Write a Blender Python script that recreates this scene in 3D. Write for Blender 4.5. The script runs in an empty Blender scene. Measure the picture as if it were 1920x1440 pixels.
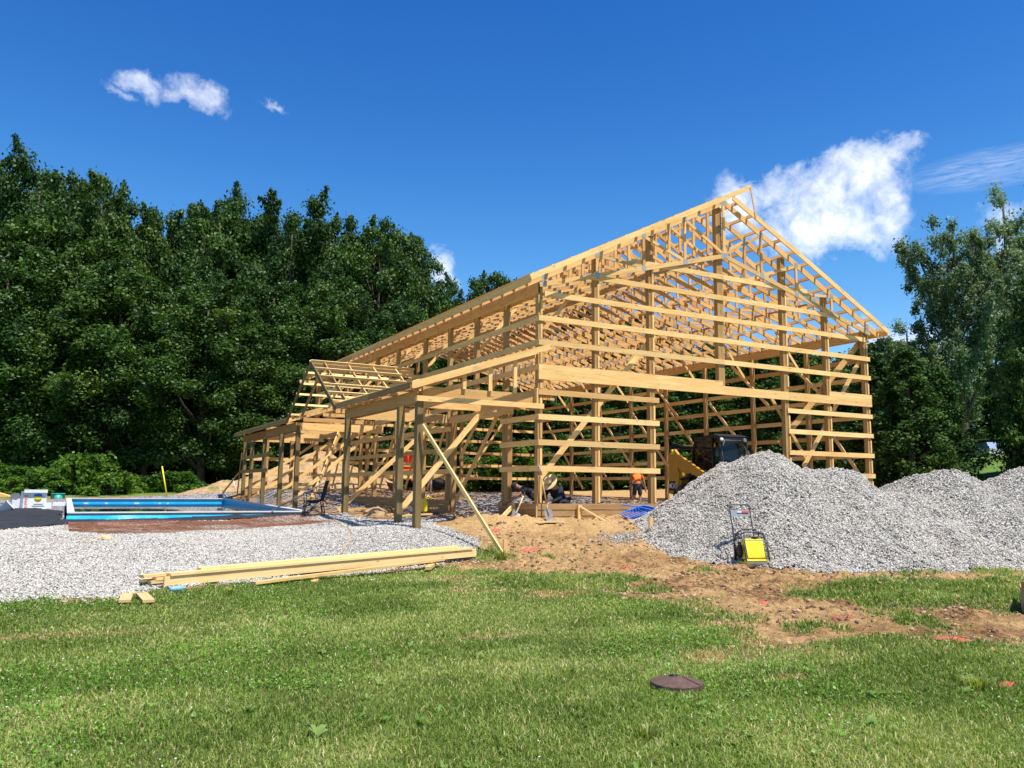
import bpy, bmesh, math, random
import numpy as np
from mathutils import Vector, Matrix
PI=math.pi
scn=bpy.context.scene
COL=scn.collection
rng=np.random.default_rng(7)
# ---------------------------------------------------------------- helpers
def tag(o,label=None,cat=None,group=None,kind=None):
    if label: o['label']=label
    if cat: o['category']=cat
    if group: o['group']=group
    if kind: o['kind']=kind
    return o
def empty(name,loc=(0,0,0),rz=0,label=None,cat=None,group=None):
    o=bpy.data.objects.new(name,None); COL.objects.link(o); o.location=loc; o.rotation_euler=(0,0,rz); o.empty_display_size=.2
    return tag(o,label,cat,group)
def copy_tree(o,parent=None):
    c=o.copy(); COL.objects.link(c); c.parent=parent
    for ch in list(o.children): copy_tree(ch,c)
    return c
def mesh_np(name,V,quads=None,tris=None,attrs=None,uv=None,smooth=False):
    """fast mesh from numpy arrays"""
    me=bpy.data.meshes.new(name); V=np.asarray(V,np.float32)
    nq=0 if quads is None else len(quads); nt=0 if tris is None else len(tris)
    me.vertices.add(len(V)); me.vertices.foreach_set('co',V.ravel())
    li=[];
    if nq: li.append(np.asarray(quads,np.int32).ravel())
    if nt: li.append(np.asarray(tris,np.int32).ravel())
    li=np.concatenate(li); me.loops.add(len(li)); me.loops.foreach_set('vertex_index',li)
    st=np.concatenate([np.arange(nq)*4,nq*4+np.arange(nt)*3]).astype(np.int32)
    me.polygons.add(nq+nt); me.polygons.foreach_set('loop_start',st)
    if smooth: me.polygons.foreach_set('use_smooth',np.ones(nq+nt,bool))
    if attrs:
        for k,a in attrs.items():
            at=me.attributes.new(k,'FLOAT','POINT'); at.data.foreach_set('value',np.asarray(a,np.float32))
    me.update(calc_edges=True)
    return me
def link(name,me,m=None,parent=None):
    o=bpy.data.objects.new(name,me); COL.objects.link(o)
    if m is not None: me.materials.append(m)
    if parent: o.parent=parent
    return o
class MB:
    """collects simple solids into ONE mesh, with uv (u along the grain, metres) and a random value per piece"""
    def __init__(s): s.v=[];s.f=[];s.uv=[];s.rv=[];s.mi=[];s.sm=[]
    def add(s,vs,fs,uvs=None,rv=None,mi=0,sm=False):
        b=len(s.v); s.v+= [tuple(p) for p in vs]; rv=random.random() if rv is None else rv
        s.rv+=[rv]*len(vs)
        for i,f in enumerate(fs):
            s.f.append([b+k for k in f]); s.mi.append(mi); s.sm.append(sm)
            s.uv.append(uvs[i] if uvs else [(vs[k][0]+vs[k][2],vs[k][1]+vs[k][2]) for k in f])
    def beam(s,p0,p1,w,h,up=(0,0,1),mi=0,cut=None):
        p0=Vector(p0);p1=Vector(p1);d=p1-p0;L=d.length;d=d/L
        up=Vector(up); side=d.cross(up)
        if side.length<1e-4: up=Vector((0,1,0)); side=d.cross(up)
        side.normalize(); up=side.cross(d).normalized()
        a=side*w/2;b=up*h/2
        vs=[p0-a-b,p0+a-b,p0+a+b,p0-a+b,p1-a-b,p1+a-b,p1+a+b,p1-a+b]
        fs=[(3,2,1,0),(4,5,6,7),(0,1,5,4),(1,2,6,5),(2,3,7,6),(3,0,4,7)]
        o=random.random()*50
        uv=[[(o,0),(o+w,0),(o+w,h),(o,h)]]*2
        for k,(ww,off) in enumerate(((w,0),(h,w),(w,w+h),(h,2*w+h))):
            uv.append([(o,off),(o,off+ww),(o+L,off+ww),(o+L,off)])
        s.add(vs,fs,uv,mi=mi); return s
    def box(s,x0,x1,y0,y1,z0,z1,mi=0):
        sx,sy,sz=x1-x0,y1-y0,z1-z0
        vs=[(x0,y0,z0),(x1,y0,z0),(x1,y1,z0),(x0,y1,z0),(x0,y0,z1),(x1,y0,z1),(x1,y1,z1),(x0,y1,z1)]
        fs=[(3,2,1,0),(4,5,6,7),(0,1,5,4),(1,2,6,5),(2,3,7,6),(3,0,4,7)]
        o=random.random()*50; uvs=[]
        for f in fs:
            n=[0,0,0]; P=[vs[k] for k in f]
            r=[max(p[i] for p in P)-min(p[i] for p in P) for i in range(3)]
            ax=[i for i in range(3) if r[i]>1e-9]; ax.sort(key=lambda i:-(sx,sy,sz)[i])
            uvs.append([(o+p[ax[0]],p[ax[1]]) for p in P] if len(ax)==2 else [(0,0)]*4)
        s.add(vs,fs,uvs,mi=mi); return s
    def tube(s,pts,r,n=8,mi=0,closed=False,caps=True,sm=True):
        P=[Vector(p) for p in pts]; N=len(P); rr=r if isinstance(r,(list,tuple)) else [r]*N
        vs=[];fs=[]; prev=None
        for i,p in enumerate(P):
            a=P[(i-1)%N] if (i>0 or closed) else p; b=P[(i+1)%N] if (i<N-1 or closed) else p
            d=(b-a).normalized()
            if prev is None:
                x=d.orthogonal().normalized()
            else:
                x=(prev-d*prev.dot(d)); x=x.normalized() if x.length>1e-5 else d.orthogonal().normalized()
            prev=x; y=d.cross(x)
            for k in range(n):
                t=2*PI*k/n; vs.append(p+(x*math.cos(t)+y*math.sin(t))*rr[i])
        M=N if closed else N-1
        for i in range(M):
            for k in range(n):
                j=(i+1)%N; fs.append((i*n+k,i*n+(k+1)%n,j*n+(k+1)%n,j*n+k))
        if caps and not closed: fs.append(tuple(range(n-1,-1,-1))); fs.append(tuple((N-1)*n+k for k in range(n)))
        s.add(vs,fs,mi=mi,sm=sm); return s
    def lathe(s,prof,c=(0,0,0),n=20,mi=0,sm=True,M=None):
        vs=[];fs=[]; c=Vector(c)
        for r,z in prof:
            for k in range(n):
                t=2*PI*k/n; p=Vector((r*math.cos(t),r*math.sin(t),z)); p=(M@p) if M else p; vs.append(p+c)
        for i in range(len(prof)-1):
            for k in range(n): fs.append((i*n+k,i*n+(k+1)%n,(i+1)*n+(k+1)%n,(i+1)*n+k))
        s.add(vs,fs,mi=mi,sm=sm); return s
    def prism(s,poly,O,X,Y,t,mi=0):
        """polygon (u,v) in plane O,X,Y extruded by vector t"""
        O=Vector(O);X=Vector(X);Y=Vector(Y);t=Vector(t);n=len(poly)
        a=[O+X*u+Y*v for u,v in poly]; vs=a+[p+t for p in a]
        fs=[tuple(range(n-1,-1,-1)),tuple(range(n,2*n))]+[(i,(i+1)%n,n+(i+1)%n,n+i) for i in range(n)]
        s.add(vs,fs,mi=mi); return s
    def build(s,name,mats,parent=None,fix=True):
        me=bpy.data.meshes.new(name); me.from_pydata(s.v,[],s.f)
        for m in (mats if isinstance(mats,(list,tuple)) else [mats]): me.materials.append(m)
        ul=me.uv_layers.new(name='UVMap'); flat=[c for f in s.uv for p in f for c in p]
        ul.data.foreach_set('uv',flat)
        at=me.attributes.new('rv','FLOAT','POINT'); at.data.foreach_set('value',s.rv)
        me.polygons.foreach_set('material_index',s.mi); me.polygons.foreach_set('use_smooth',s.sm)
        if fix:
            bm=bmesh.new(); bm.from_mesh(me); bmesh.ops.recalc_face_normals(bm,faces=bm.faces); bm.to_mesh(me); bm.free()
        me.update()
        o=bpy.data.objects.new(name,me); COL.objects.link(o)
        if parent: o.parent=parent
        return o
def vnoise(x,y,seed=0):
    x=np.asarray(x,float);y=np.asarray(y,float)
    xi=np.floor(x).astype(np.int64);yi=np.floor(y).astype(np.int64);fx=x-xi;fy=y-yi
    def h(a,b):
        n=(a*374761393+b*668265263+seed*1274126177)&0xffffffff
        n=((n^(n>>13))*1274126177)&0xffffffff; return ((n^(n>>16))&0xffff)/65535.
    fx=fx*fx*(3-2*fx);fy=fy*fy*(3-2*fy)
    return (h(xi,yi)*(1-fx)+h(xi+1,yi)*fx)*(1-fy)+(h(xi,yi+1)*(1-fx)+h(xi+1,yi+1)*fx)*fy
def fbm(x,y,seed=0,o=4,r=.5):
    s=0;a=1;t=0
    for i in range(o): s=s+a*vnoise(x*2**i+i*17.3,y*2**i-i*9.1,seed+i); t+=a; a*=r
    return s/t
# ---------------------------------------------------------------- terrain
TP=[(-3,-5,-1.2),(-.5,-5,-1.14),(-9,-5.2,-1.2),(-5,-5,-1.2),(-1,-8.5,-1.2),(3,-.7,-.4),(.5,-.8,-.48),(-1,.2,-.42),(1.5,-1.7,-.68),(-1.5,-.8,-.72),(5,-2,-.75),(-2.2,.8,-.5),(3,-8,-1.18),
(-10,-17,-1.2),(-5.6,-11.5,-1.2),(-14,-10,-1.2),(-20,-4.5,-1.2),(5,-14,-1.15),(14,-12,-1.0),(-16,-25,-1.2),(0,-25,-1.2),
(-10.5,-3.9,-1.15),(-8.7,-3.5,-1.12),(-5.5,-2.4,-1.1),(-1.8,-1.5,-1.08),(1.2,-10.3,-1.2),(2.6,-4,-1.08),(1,-2.7,-.9),(7.2,-6.9,-1.1),(13,-7,-.9),
(-3.05,-.3,-.66),(-3.05,1.1,-.5),(-3.05,5.2,-.38),(-3.05,10.8,-.28),(-3.05,16,0),(-3.05,20,.15),(-4.4,4.2,-.60),(-7.3,-.6,-.80),(-7.3,2.2,-.70),(-10.65,-.9,-.76),(-14,-1,-.72),(-10.4,3,-.66),(-4.7,1.4,-.68),
(-10,6,-.60),(-12,14,-.48),(-6,5,-.62),(-6,14,-.5),(-9.5,21,-.3),(-4,22,0),(-15,24,-.3),(-20,30,0),(-25,12,-.5),
(0,-.3,-.46),(0,2,-.42),(-.3,5,-.46),(-.6,12,-.38),(3,3,-.2),(6,3,-.25),(9,3,-.25),(6,10,-.15),(12,2,-.1),(12,10,-.1),(12,19,.1),(5,19,0),(12.5,-.8,-.6),
(2,24,.2),(14,24,.3),(18,14,.3),(26,25,.75),(10,40,.7),(-4,40,.5),(-14,45,.2),(-35,40,.3),(22,4,.35),(33,9,2.2),(40,25,1.6),(24,-2,.9),(45,-5,2.2),(20,-10,-.4),
(0,90,2),(60,60,3),(-70,60,1),(120,0,5),(-120,0,-1),(0,-120,-3),(250,250,6),(-250,250,2),(250,-250,2),(-250,-250,-3)]
TP=np.array(TP,float)
def _phi(r2): return np.where(r2>0,.5*r2*np.log(r2+1e-12),0)
_X=TP[:,:2];_n=len(_X);_K=_phi(((_X[:,None]-_X[None])**2).sum(-1))+np.eye(_n)*.15;_P=np.c_[np.ones(_n),_X]
TW=np.linalg.solve(np.block([[_K,_P],[_P.T,np.zeros((3,3))]]),np.r_[TP[:,2],0,0,0])
def hz0(x,y):
    x=np.asarray(x,float);y=np.asarray(y,float); s=x.shape; x=x.ravel();y=y.ravel(); out=np.empty(len(x))
    for i in range(0,len(x),20000):
        a=x[i:i+20000];b=y[i:i+20000]
        out[i:i+20000]=_phi((a[:,None]-TP[None,:,0])**2+(b[:,None]-TP[None,:,1])**2)@TW[:-3]+TW[-3]+TW[-2]*a+TW[-1]*b
    return out.reshape(s)
def inpoly(x,y,P):
    c=np.zeros(np.shape(x),bool); n=len(P)
    for i in range(n):
        x0,y0=P[i];x1,y1=P[(i+1)%n]
        if y0==y1: continue
        c^=((y0>y)!=(y1>y))&(x<(x1-x0)*(y-y0)/(y1-y0)+x0)
    return c
def sdist(x,y,P):
    """signed distance, + inside"""
    d=np.full(np.shape(x),1e9); n=len(P)
    for i in range(n):
        x0,y0=P[i];x1,y1=P[(i+1)%n]; dx,dy=x1-x0,y1-y0
        t=np.clip(((x-x0)*dx+(y-y0)*dy)/(dx*dx+dy*dy+1e-12),0,1)
        d=np.minimum(d,np.hypot(x-x0-t*dx,y-y0-t*dy))
    return np.where(inpoly(x,y,P),d,-d)
BED=[(-20,-4.3),(-12,-4.1),(-9.2,-4.05),(-8.4,-3.75),(-6.5,-3.2),(-3.4,-1.95),(-2.25,-1.35),(-1.9,-.6),(-2.4,.5),(-2.2,1.6),(-2.9,3.0),(-3.3,7),(-3.2,22),(-20,22)]
POOL=[(-9.75,6.5),(-3.75,6.5),(-3.75,20.2),(-9.75,20.2)]
DIRT=[(-1.9,-.6),(-2.1,-1.3),(-3.2,-2.0),(-3.4,-2.9),(-4.1,-3.7),(-4.3,-5.2),(-3.6,-6.2),(-2.6,-6.1),(-2.2,-7.2),(-2.6,-8.8),(-3.7,-10.4),(-3.5,-11.0),(-2.6,-10.9),(-1.9,-11.0),(-1.0,-11.9),(1.5,-12.5),(6,-12.6),(14,-11),(20,-6),(13,-.5),(12.4,26),(0,26),(-4,24),(-3.3,5),(-2.3,1)]
STRIP=[(-.5,-7.9),(.8,-7.1),(2.3,-7.0),(6,-8),(9,-10),(4,-9.9),(1.3,-10.2),(.1,-9.2)]
TUFT=[(-2.6,-4.9,1.5),(-3.1,-3.2,.85),(-2.05,-1.45,.55),(-.9,-2.1,.25),(3.2,-4.6,.4),(2.9,-4.75,.35),(4.2,-6.6,.6),(5.6,-7.3,.5),(-1.8,-6.4,.45),(-2.2,-10,.35),(-1.0,-10.4,.4),(-.6,-9.9,.35),(.6,-4.9,.3)]
def hz(x,y):
    x=np.asarray(x,float);y=np.asarray(y,float)
    z=hz0(x,y)
    near=np.clip(1-np.hypot(x+3,y)/60,0,1)
    z=z+(fbm(x*.5,y*.5,3,3)-.5)*.12*near*np.clip(-sdist(x,y,POOL)/3,0,1)
    dm=np.clip(sdist(x,y,DIRT)/1.0,0,1)*near
    inside=inpoly(x,y,[(.1,.1),(11.9,.1),(11.9,20),(.1,20)])
    rr=fbm(x*5,y*5,19,4,.6); z=z+dm*((fbm(x*2.2,y*2.2,9,4)-.5)*.20+(rr-.5)*.16+.05*np.clip(rr*3-1.6,0,1)*fbm(x*1.1,y*1.1,23,2)*2)
    sp=np.clip(sdist(x,y,POOL)/.15,0,1)
    z=z-sp*1.9
    pd=-sdist(x,y,POOL); rim=-.355+.14*np.clip((y-6.6)/13.5,0,1); w_=np.clip(1.6-pd,0,1)*(pd>0); z=np.where(pd>-.3,z*(1-w_)+np.minimum(z,rim-.16)*w_,z)
    z=z-.36*np.exp(-((x-10.35)**2+(y-9.65)**2)/.9)
    # sandy spoil against the skirt boards
    z=z+.05*np.exp(-((x-2.0)**2/1.6+(y+1.4)**2/.35))+.12*np.exp(-((x+1.0)**2/1.2+(y-.25)**2/.5))
    return z
def hz1(x,y): return float(hz(np.array([x]),np.array([y]))[0])
def grassmask(x,y):
    n=fbm(x*1.3,y*1.3,31,4); n2=fbm(x*5,y*5,41,2)
    bed=sdist(x,y,BED); d=sdist(x,y,DIRT)
    g=np.clip(.5-(np.maximum(bed,-9)+(n-.5)*1.5+(n2-.5)*.5)*2.0,0,1)*np.clip(.5-(d+(n-.5)*1.8)*1.3,0,1)
    st=np.clip(.4+(sdist(x,y,STRIP)+(n-.5)*1.0)*2.2,0,1)
    g=np.maximum(g,st*.95)
    for a,b,r in TUFT:
        g=np.maximum(g,np.clip((r-np.hypot((x-a)*.8,y-b)+(n2-.5)*.7)*3,0,1))
    # thin, browned patches
    for a,b,rx,ry in ((-4.3,-10.6,.75,.4),(-5.7,-8.7,.8,.25),(-3.5,-6.4,.9,.4),(-9.9,-6.6,2.2,.28),(-4.4,-11.5,.5,.18)):
        g=g*(1-.75*np.exp(-(((x-a)/rx)**2+((y-b)/ry)**2))*np.clip(n2*2.2,0,1))
    out=inpoly(x,y,[(0,0),(12.1,0),(12.1,20.2),(0,20.2)])
    out|=(y>-.75)&(x>-3.4)&(x<12.2)
    return np.where(out,0,g)
# ---------------------------------------------------------------- materials
def newmat(name):
    m=bpy.data.materials.new(name); m.use_nodes=True; nt=m.node_tree; nt.nodes.clear()
    o=nt.nodes.new('ShaderNodeOutputMaterial'); b=nt.nodes.new('ShaderNodeBsdfPrincipled'); nt.links.new(b.outputs[0],o.inputs[0])
    return m,nt,b
class NT:
    def __init__(s,nt): s.nt=nt
    def n(s,t,**k):
        x=s.nt.nodes.new(t)
        for a,v in k.items(): setattr(x,a,v)
        return x
    def set(s,x,i,v):
        if hasattr(v,'node') : s.nt.links.new(v,x.inputs[i])
        else: x.inputs[i].default_value=v
    def math(s,op,a,b=None,c=None,clamp=False):
        x=s.n('ShaderNodeMath',operation=op); x.use_clamp=clamp; s.set(x,0,a)
        if b is not None: s.set(x,1,b)
        if c is not None: s.set(x,2,c)
        return x.outputs[0]
    def vmath(s,op,a,b=None):
        x=s.n('ShaderNodeVectorMath',operation=op); s.set(x,0,a)
        if b is not None: s.set(x,1,b)
        return x.outputs['Value'] if op in('DOT_PRODUCT','LENGTH') else x.outputs[0]
    def mix(s,f,a,b,bt='MIX'):
        x=s.n('ShaderNodeMix',data_type='RGBA',blend_type=bt); s.set(x,0,f); s.set(x,6,a if hasattr(a,'node') else (*a,1)); s.set(x,7,b if hasattr(b,'node') else (*b,1)); return x.outputs[2]
    def noise(s,vec,scale,detail=4,rough=.5,dist=0,out=0):
        x=s.n('ShaderNodeTexNoise'); 
        if vec is not None: s.set(x,'Vector',vec)
        x.inputs['Scale'].default_value=scale;x.inputs['Detail'].default_value=detail;x.inputs['Roughness'].default_value=rough;x.inputs['Distortion'].default_value=dist
        return x.outputs[out]
    def voro(s,vec,scale,out='Distance',feat='F1',rnd=1):
        x=s.n('ShaderNodeTexVoronoi',feature=feat)
        if vec is not None: s.set(x,'Vector',vec)
        x.inputs['Scale'].default_value=scale; x.inputs['Randomness'].default_value=rnd; return x.outputs[out]
    def ramp(s,f,st):
        x=s.n('ShaderNodeValToRGB'); s.set(x,0,f); cr=x.color_ramp
        while len(cr.elements)<len(st): cr.elements.new(.5)
        for e,(p,c) in zip(cr.elements,st): e.position=p; e.color=(*c,1) if len(c)==3 else c
        return x.outputs[0]
    def mr(s,v,a,b,c=0,d=1):
        x=s.n('ShaderNodeMapRange'); s.set(x,0,v)
        for i,q in enumerate((a,b,c,d)): x.inputs[i+1].default_value=q
        return x.outputs[0]
    def attr(s,name,out='Fac'): x=s.n('ShaderNodeAttribute',attribute_name=name); return x.outputs[out]
    def bump(s,h,strength=.3,dist=.02,nrm=None):
        x=s.n('ShaderNodeBump'); s.set(x,'Height',h); x.inputs['Strength'].default_value=strength; x.inputs['Distance'].default_value=dist
        if nrm is not None: s.set(x,'Normal',nrm)
        return x.outputs[0]
    def obj(s): return s.n('ShaderNodeTexCoord').outputs['Object']
    def pos(s): return s.n('ShaderNodeNewGeometry').outputs['Position']
    def mapping(s,v,scale=(1,1,1),loc=(0,0,0)):
        x=s.n('ShaderNodeMapping'); s.set(x,0,v); x.inputs['Scale'].default_value=scale; x.inputs['Location'].default_value=loc; return x.outputs[0]
def plain(name,col,rough=.6,metal=0,var=.12,scale=12,spec=.4,bump=.1,coat=0):
    m,nt,b=newmat(name); N=NT(nt); v=N.obj(); n=N.noise(v,scale,5,.6)
    c=N.mix(N.mr(n,.3,.7),[max(0,x*(1-var)) for x in col],[min(1,x*(1+var)) for x in col]); nt.links.new(c,b.inputs['Base Color'])
    N.set(b,'Roughness',N.mr(n,.3,.7,max(0,rough-.08),min(1,rough+.08))); b.inputs['Metallic'].default_value=metal; b.inputs['Specular IOR Level'].default_value=spec
    if coat: b.inputs['Coat Weight'].default_value=coat
    if bump: N.set(b,'Normal',N.bump(N.noise(v,scale*6,3),bump,.004))
    return m
def wood(name,ca,cb,cdark,stain=0.0,rough=.65,weather=0):
    m,nt,b=newmat(name); N=NT(nt)
    uv=N.n('ShaderNodeUVMap').outputs[0]; rv=N.attr('rv'); orr=N.n('ShaderNodeObjectInfo').outputs['Random']
    r=N.math('FRACT',N.math('ADD',N.math('MULTIPLY',rv,7.31),N.math('MULTIPLY',orr,3.7)))
    off=N.n('ShaderNodeCombineXYZ'); N.set(off,0,N.math('MULTIPLY',r,37.)); N.set(off,1,N.math('MULTIPLY',r,11.)); N.set(off,2,r)
    w=N.vmath('ADD',N.mapping(uv,(1,1,1)),off.outputs[0])
    g=N.noise(N.mapping(w,(1.6,38,1)),1.0,5,.65,.6)
    g2=N.noise(N.mapping(w,(.7,6,1)),1.0,3,.6,1.2)
    c=N.mix(N.mr(g2,.3,.7),ca,cb)
    c=N.mix(N.math('MULTIPLY',N.mr(g,.52,.72),.5),c,cdark)
    kn=N.voro(N.mapping(w,(1.9,9,1)),1.0)
    c=N.mix(N.math('MULTIPLY',N.mr(kn,.13,.03),.85),c,[x*.35 for x in cdark])
    tint=N.ramp(r,[(0,(.70,.60,.50)),(.2,(.98,.90,.80)),(.45,(1.08,1.02,.95)),(.7,(1.0,.93,.86)),(.85,(1.1,1.08,1.05)),(1,(.80,.76,.72))])
    c=N.mix(1.0,c,tint,'MULTIPLY')
    if stain:
        s=N.noise(N.mapping(w,(1.2,4,1)),1.0,4,.7,1.5); c=N.mix(N.math('MULTIPLY',N.mr(s,.58,.7),stain),c,(.22,.2,.17))
    nt.links.new(c,b.inputs['Base Color']); b.inputs['Roughness'].default_value=rough; b.inputs['Specular IOR Level'].default_value=.25
    N.set(b,'Normal',N.bump(g,.25,.003))
    return m
PINE=wood('pine',(.76,.475,.175),(.88,.625,.275),(.46,.24,.08),stain=.45)
PINE2=wood('pine_truss',(.64,.39,.145),(.76,.51,.22),(.36,.18,.06),stain=.35)
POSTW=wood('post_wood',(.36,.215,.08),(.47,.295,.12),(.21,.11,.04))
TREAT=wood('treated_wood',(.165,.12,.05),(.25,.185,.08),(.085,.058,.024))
SKIRT=wood('skirt_wood',(.34,.205,.085),(.44,.28,.125),(.19,.10,.04),stain=.3)
LUMB=wood('fresh_lumber',(.76,.55,.24),(.84,.66,.33),(.52,.32,.11))
GALV=plain('galvanised_plate',(.36,.36,.36),.6,.3,.15)
def vary(m,col1,col2):
    return m
def stone_mat(name,dark,lightc,brown=.0):
    m,nt,b=newmat(name); N=NT(nt); rv=N.attr('rv')
    c=N.ramp(rv,[(0,[dark*.9,dark*.84,dark*.76]),(.12,[dark*1.3,dark*1.2,dark*1.06]),(.45,[lightc*.74,lightc*.69,lightc*.60]),(.8,[lightc,lightc*.94,lightc*.81]),(1,[lightc*1.2,lightc*1.13,lightc*.98])])
    n=N.noise(N.pos(),60,3); c=N.mix(N.mr(n,.35,.65),c,N.mix(1,c,(.86,.84,.82),'MULTIPLY'))
    big=N.noise(N.pos(),.8,4,.6,.5); c=N.mix(N.math('MULTIPLY',N.mr(big,.56,.75),.35+brown),c,N.mix(1,c,(.93,.82,.66),'MULTIPLY'))
    nt.links.new(c,b.inputs['Base Color']); b.inputs['Roughness'].default_value=.85; b.inputs['Specular IOR Level'].default_value=.25
    return m
STONE=stone_mat('crushed_stone',.34,.64)
def gravel_surface(name):
    m,nt,b=newmat(name); N=NT(nt); p=N.pos()
    v=N.voro(p,24,'Color'); d=N.voro(p,24,'Distance')
    sep=N.n('ShaderNodeSeparateColor'); nt.links.new(v,sep.inputs[0]); r=sep.outputs[0]
    c=N.ramp(r,[(0,(.24,.228,.205)),(.3,(.40,.375,.325)),(.6,(.53,.50,.435)),(1,(.64,.605,.53))])
    c=N.mix(N.mr(d,.35,.62),c,(.10,.095,.09))
    nt.links.new(c,b.inputs['Base Color']); b.inputs['Roughness'].default_value=.9; b.inputs['Specular IOR Level'].default_value=.2
    h=N.math('ADD',N.math('MULTIPLY',r,.5),N.math('MULTIPLY',d,-1.))
    N.set(b,'Normal',N.bump(h,1,.03)); return m
GRAV=gravel_surface('gravel_surface')
def ground_mat():
    m,nt,b=newmat('ground_soil'); N=NT(nt); p=N.pos()
    g=N.attr('grass'); gv=N.attr('gravel'); sd=N.attr('sand'); far=N.attr('far')
    n1=N.noise(p,1.4,6,.62,.4); n2=N.noise(p,9,6,.7,.6); n3=N.noise(p,40,4,.7)
    dirt=N.ramp(n2,[(.25,(.08,.045,.02)),(.40,(.26,.14,.058)),(.5,(.50,.295,.12)),(.7,(.68,.445,.205))])
    dirt=N.mix(N.mr(N.noise(p,4.5,7,.75,.8),.50,.40),dirt,(.13,.075,.038)); dirt=N.mix(N.mr(n1,.38,.60),N.mix(1,dirt,(.58,.50,.44),'MULTIPLY'),dirt)
    sand=N.ramp(N.math('ADD',N.math('MULTIPLY',n3,.6),N.math('MULTIPLY',n2,.4)),[(.3,(.30,.175,.07)),(.5,(.55,.345,.145)),(.7,(.72,.50,.24))])
    c=N.mix(sd,dirt,sand)
    # straw litter flecks
    fl=N.noise(N.mapping(p,(1,1,1)),55,2,.5,3); c=N.mix(N.math('MULTIPLY',N.mr(fl,.56,.66),.6),c,(.66,.49,.25))
    vv=N.voro(p,26,'Color'); sep=N.n('ShaderNodeSeparateColor'); nt.links.new(vv,sep.inputs[0]); vd=N.voro(p,26)
    gr=N.ramp(sep.outputs[0],[(0,(.22,.21,.2)),(.4,(.5,.49,.475)),(1,(.72,.71,.69))]); gr=N.mix(N.mr(vd,.35,.6),gr,(.12,.11,.10))
    c=N.mix(N.mr(N.math('ADD',gv,N.math('MULTIPLY',N.math('SUBTRACT',n2,.5),1.2)),.42,.55),c,gr)
    soil=N.mix(N.mr(n2,.35,.65),(.12,.17,.035),(.25,.22,.10))
    lawn=N.mix(N.mr(N.noise(p,2.2,7,.75),.35,.65),(.10,.19,.03),(.19,.29,.07))
    soil=N.mix(far,soil,lawn)
    c=N.mix(N.mr(N.math('ADD',g,N.math('MULTIPLY',N.math('SUBTRACT',n3,.5),.5)),.35,.6),c,soil)
    nt.links.new(c,b.inputs['Base Color']); b.inputs['Roughness'].default_value=.95; b.inputs['Specular IOR Level'].default_value=.1
    h=N.math('ADD',N.math('MULTIPLY',n2,.7),N.math('MULTIPLY',n3,.35)); N.set(b,'Normal',N.bump(h,1,.11)); return m
def leaf_mat(name,ca,cb,cc,trans=.35,gloss=.35,sil=0):
    m,nt,b=newmat(name); N=NT(nt); rv=N.attr('rv'); orr=N.n('ShaderNodeObjectInfo').outputs['Random']
    c=N.ramp(rv,[(0,ca),(.55,cb),(1,cc)])
    t=N.ramp(orr,[(0,(.62,.74,.70)),(.3,(1.15,1.08,.8)),(.5,(.8,.9,.95)),(.75,(1.2,1.15,1.0)),(1,(.8,.85,.75))]); c=N.mix(1,c,t,'MULTIPLY')
    if sil:
        bf=N.n('ShaderNodeNewGeometry').outputs['Backfacing']; c=N.mix(N.math('MULTIPLY',bf,sil),c,(.42,.47,.40))
    nt.links.new(c,b.inputs['Base Color']); b.inputs['Roughness'].default_value=gloss; b.inputs['Specular IOR Level'].default_value=.25
    tr=N.n('ShaderNodeBsdfTranslucent'); nt.links.new(N.mix(1,c,(1.2,1.25,.5),'MULTIPLY'),tr.inputs[0])
    mx=N.n('ShaderNodeMixShader'); mx.inputs[0].default_value=trans; nt.links.new(b.outputs[0],mx.inputs[1]); nt.links.new(tr.outputs[0],mx.inputs[2])
    out=[x for x in nt.nodes if x.type=='OUTPUT_MATERIAL'][0]; nt.links.new(mx.outputs[0],out.inputs[0]); return m
LEAF=leaf_mat('broad_leaves',(.020,.050,.009),(.050,.108,.017),(.155,.225,.045),.24,.5)
LEAF2=leaf_mat('silvery_leaves',(.055,.10,.03),(.12,.19,.06),(.26,.33,.14),.25,.5,.6)
CEDAR=leaf_mat('cedar_needles',(.022,.055,.010),(.05,.11,.016),(.11,.18,.03),.18,.7)
SHRUB=leaf_mat('shrub_leaves',(.035,.085,.010),(.09,.18,.018),(.22,.34,.045),.35,.5)
BARK=plain('bark',(.10,.08,.06),.9,0,.4,6,.1,.6)
BLADE=leaf_mat('grass_blades',(.10,.165,.025),(.30,.385,.085),(.62,.52,.28),.35,.5)
# ---------------------------------------------------------------- ground
def axis(segs):
    out=[segs[0][0]]
    for a,b,s in segs:
        n=max(1,int(round((b-a)/s))); out+=list(np.linspace(a,b,n+1)[1:])
    return np.array(out)
gx=axis([(-420,-80,20),(-80,-30,3),(-30,-16,.8),(-16,-5,.13),(-5,9,.07),(9,16,.3),(16,50,1.2),(50,100,4),(100,420,20)])
gy=axis([(-420,-60,20),(-60,-20,3),(-20,-14,.6),(-14,-12.5,.13),(-12.5,.5,.07),(.5,7,.13),(7,26,.25),(26,60,1.2),(60,120,6),(120,420,20)])
GX,GY=np.meshgrid(gx,gy,indexing='ij'); GZ=hz(GX,GY)
def gridfaces(nx,ny):
    i=np.arange(nx-1)[:,None]*ny+np.arange(ny-1)[None]; i=i.ravel(); return np.c_[i,i+ny,i+ny+1,i+1]
gm=grassmask(GX,GY)
inb=inpoly(GX,GY,[(.05,.05),(12.05,.05),(12.05,20),(.05,20)])
grv=np.where(inb|inpoly(GX,GY,[(-3.3,.8),(0,2),(0,20),(-3.3,20)]),.50+.9*(fbm(GX*.5,GY*.5,77,3)-.5),0)
grv=np.maximum(grv,np.clip(.62-np.hypot((GX-1.2)*.7,(GY+1.9)*1.5)*.35,0,.6))
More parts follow.
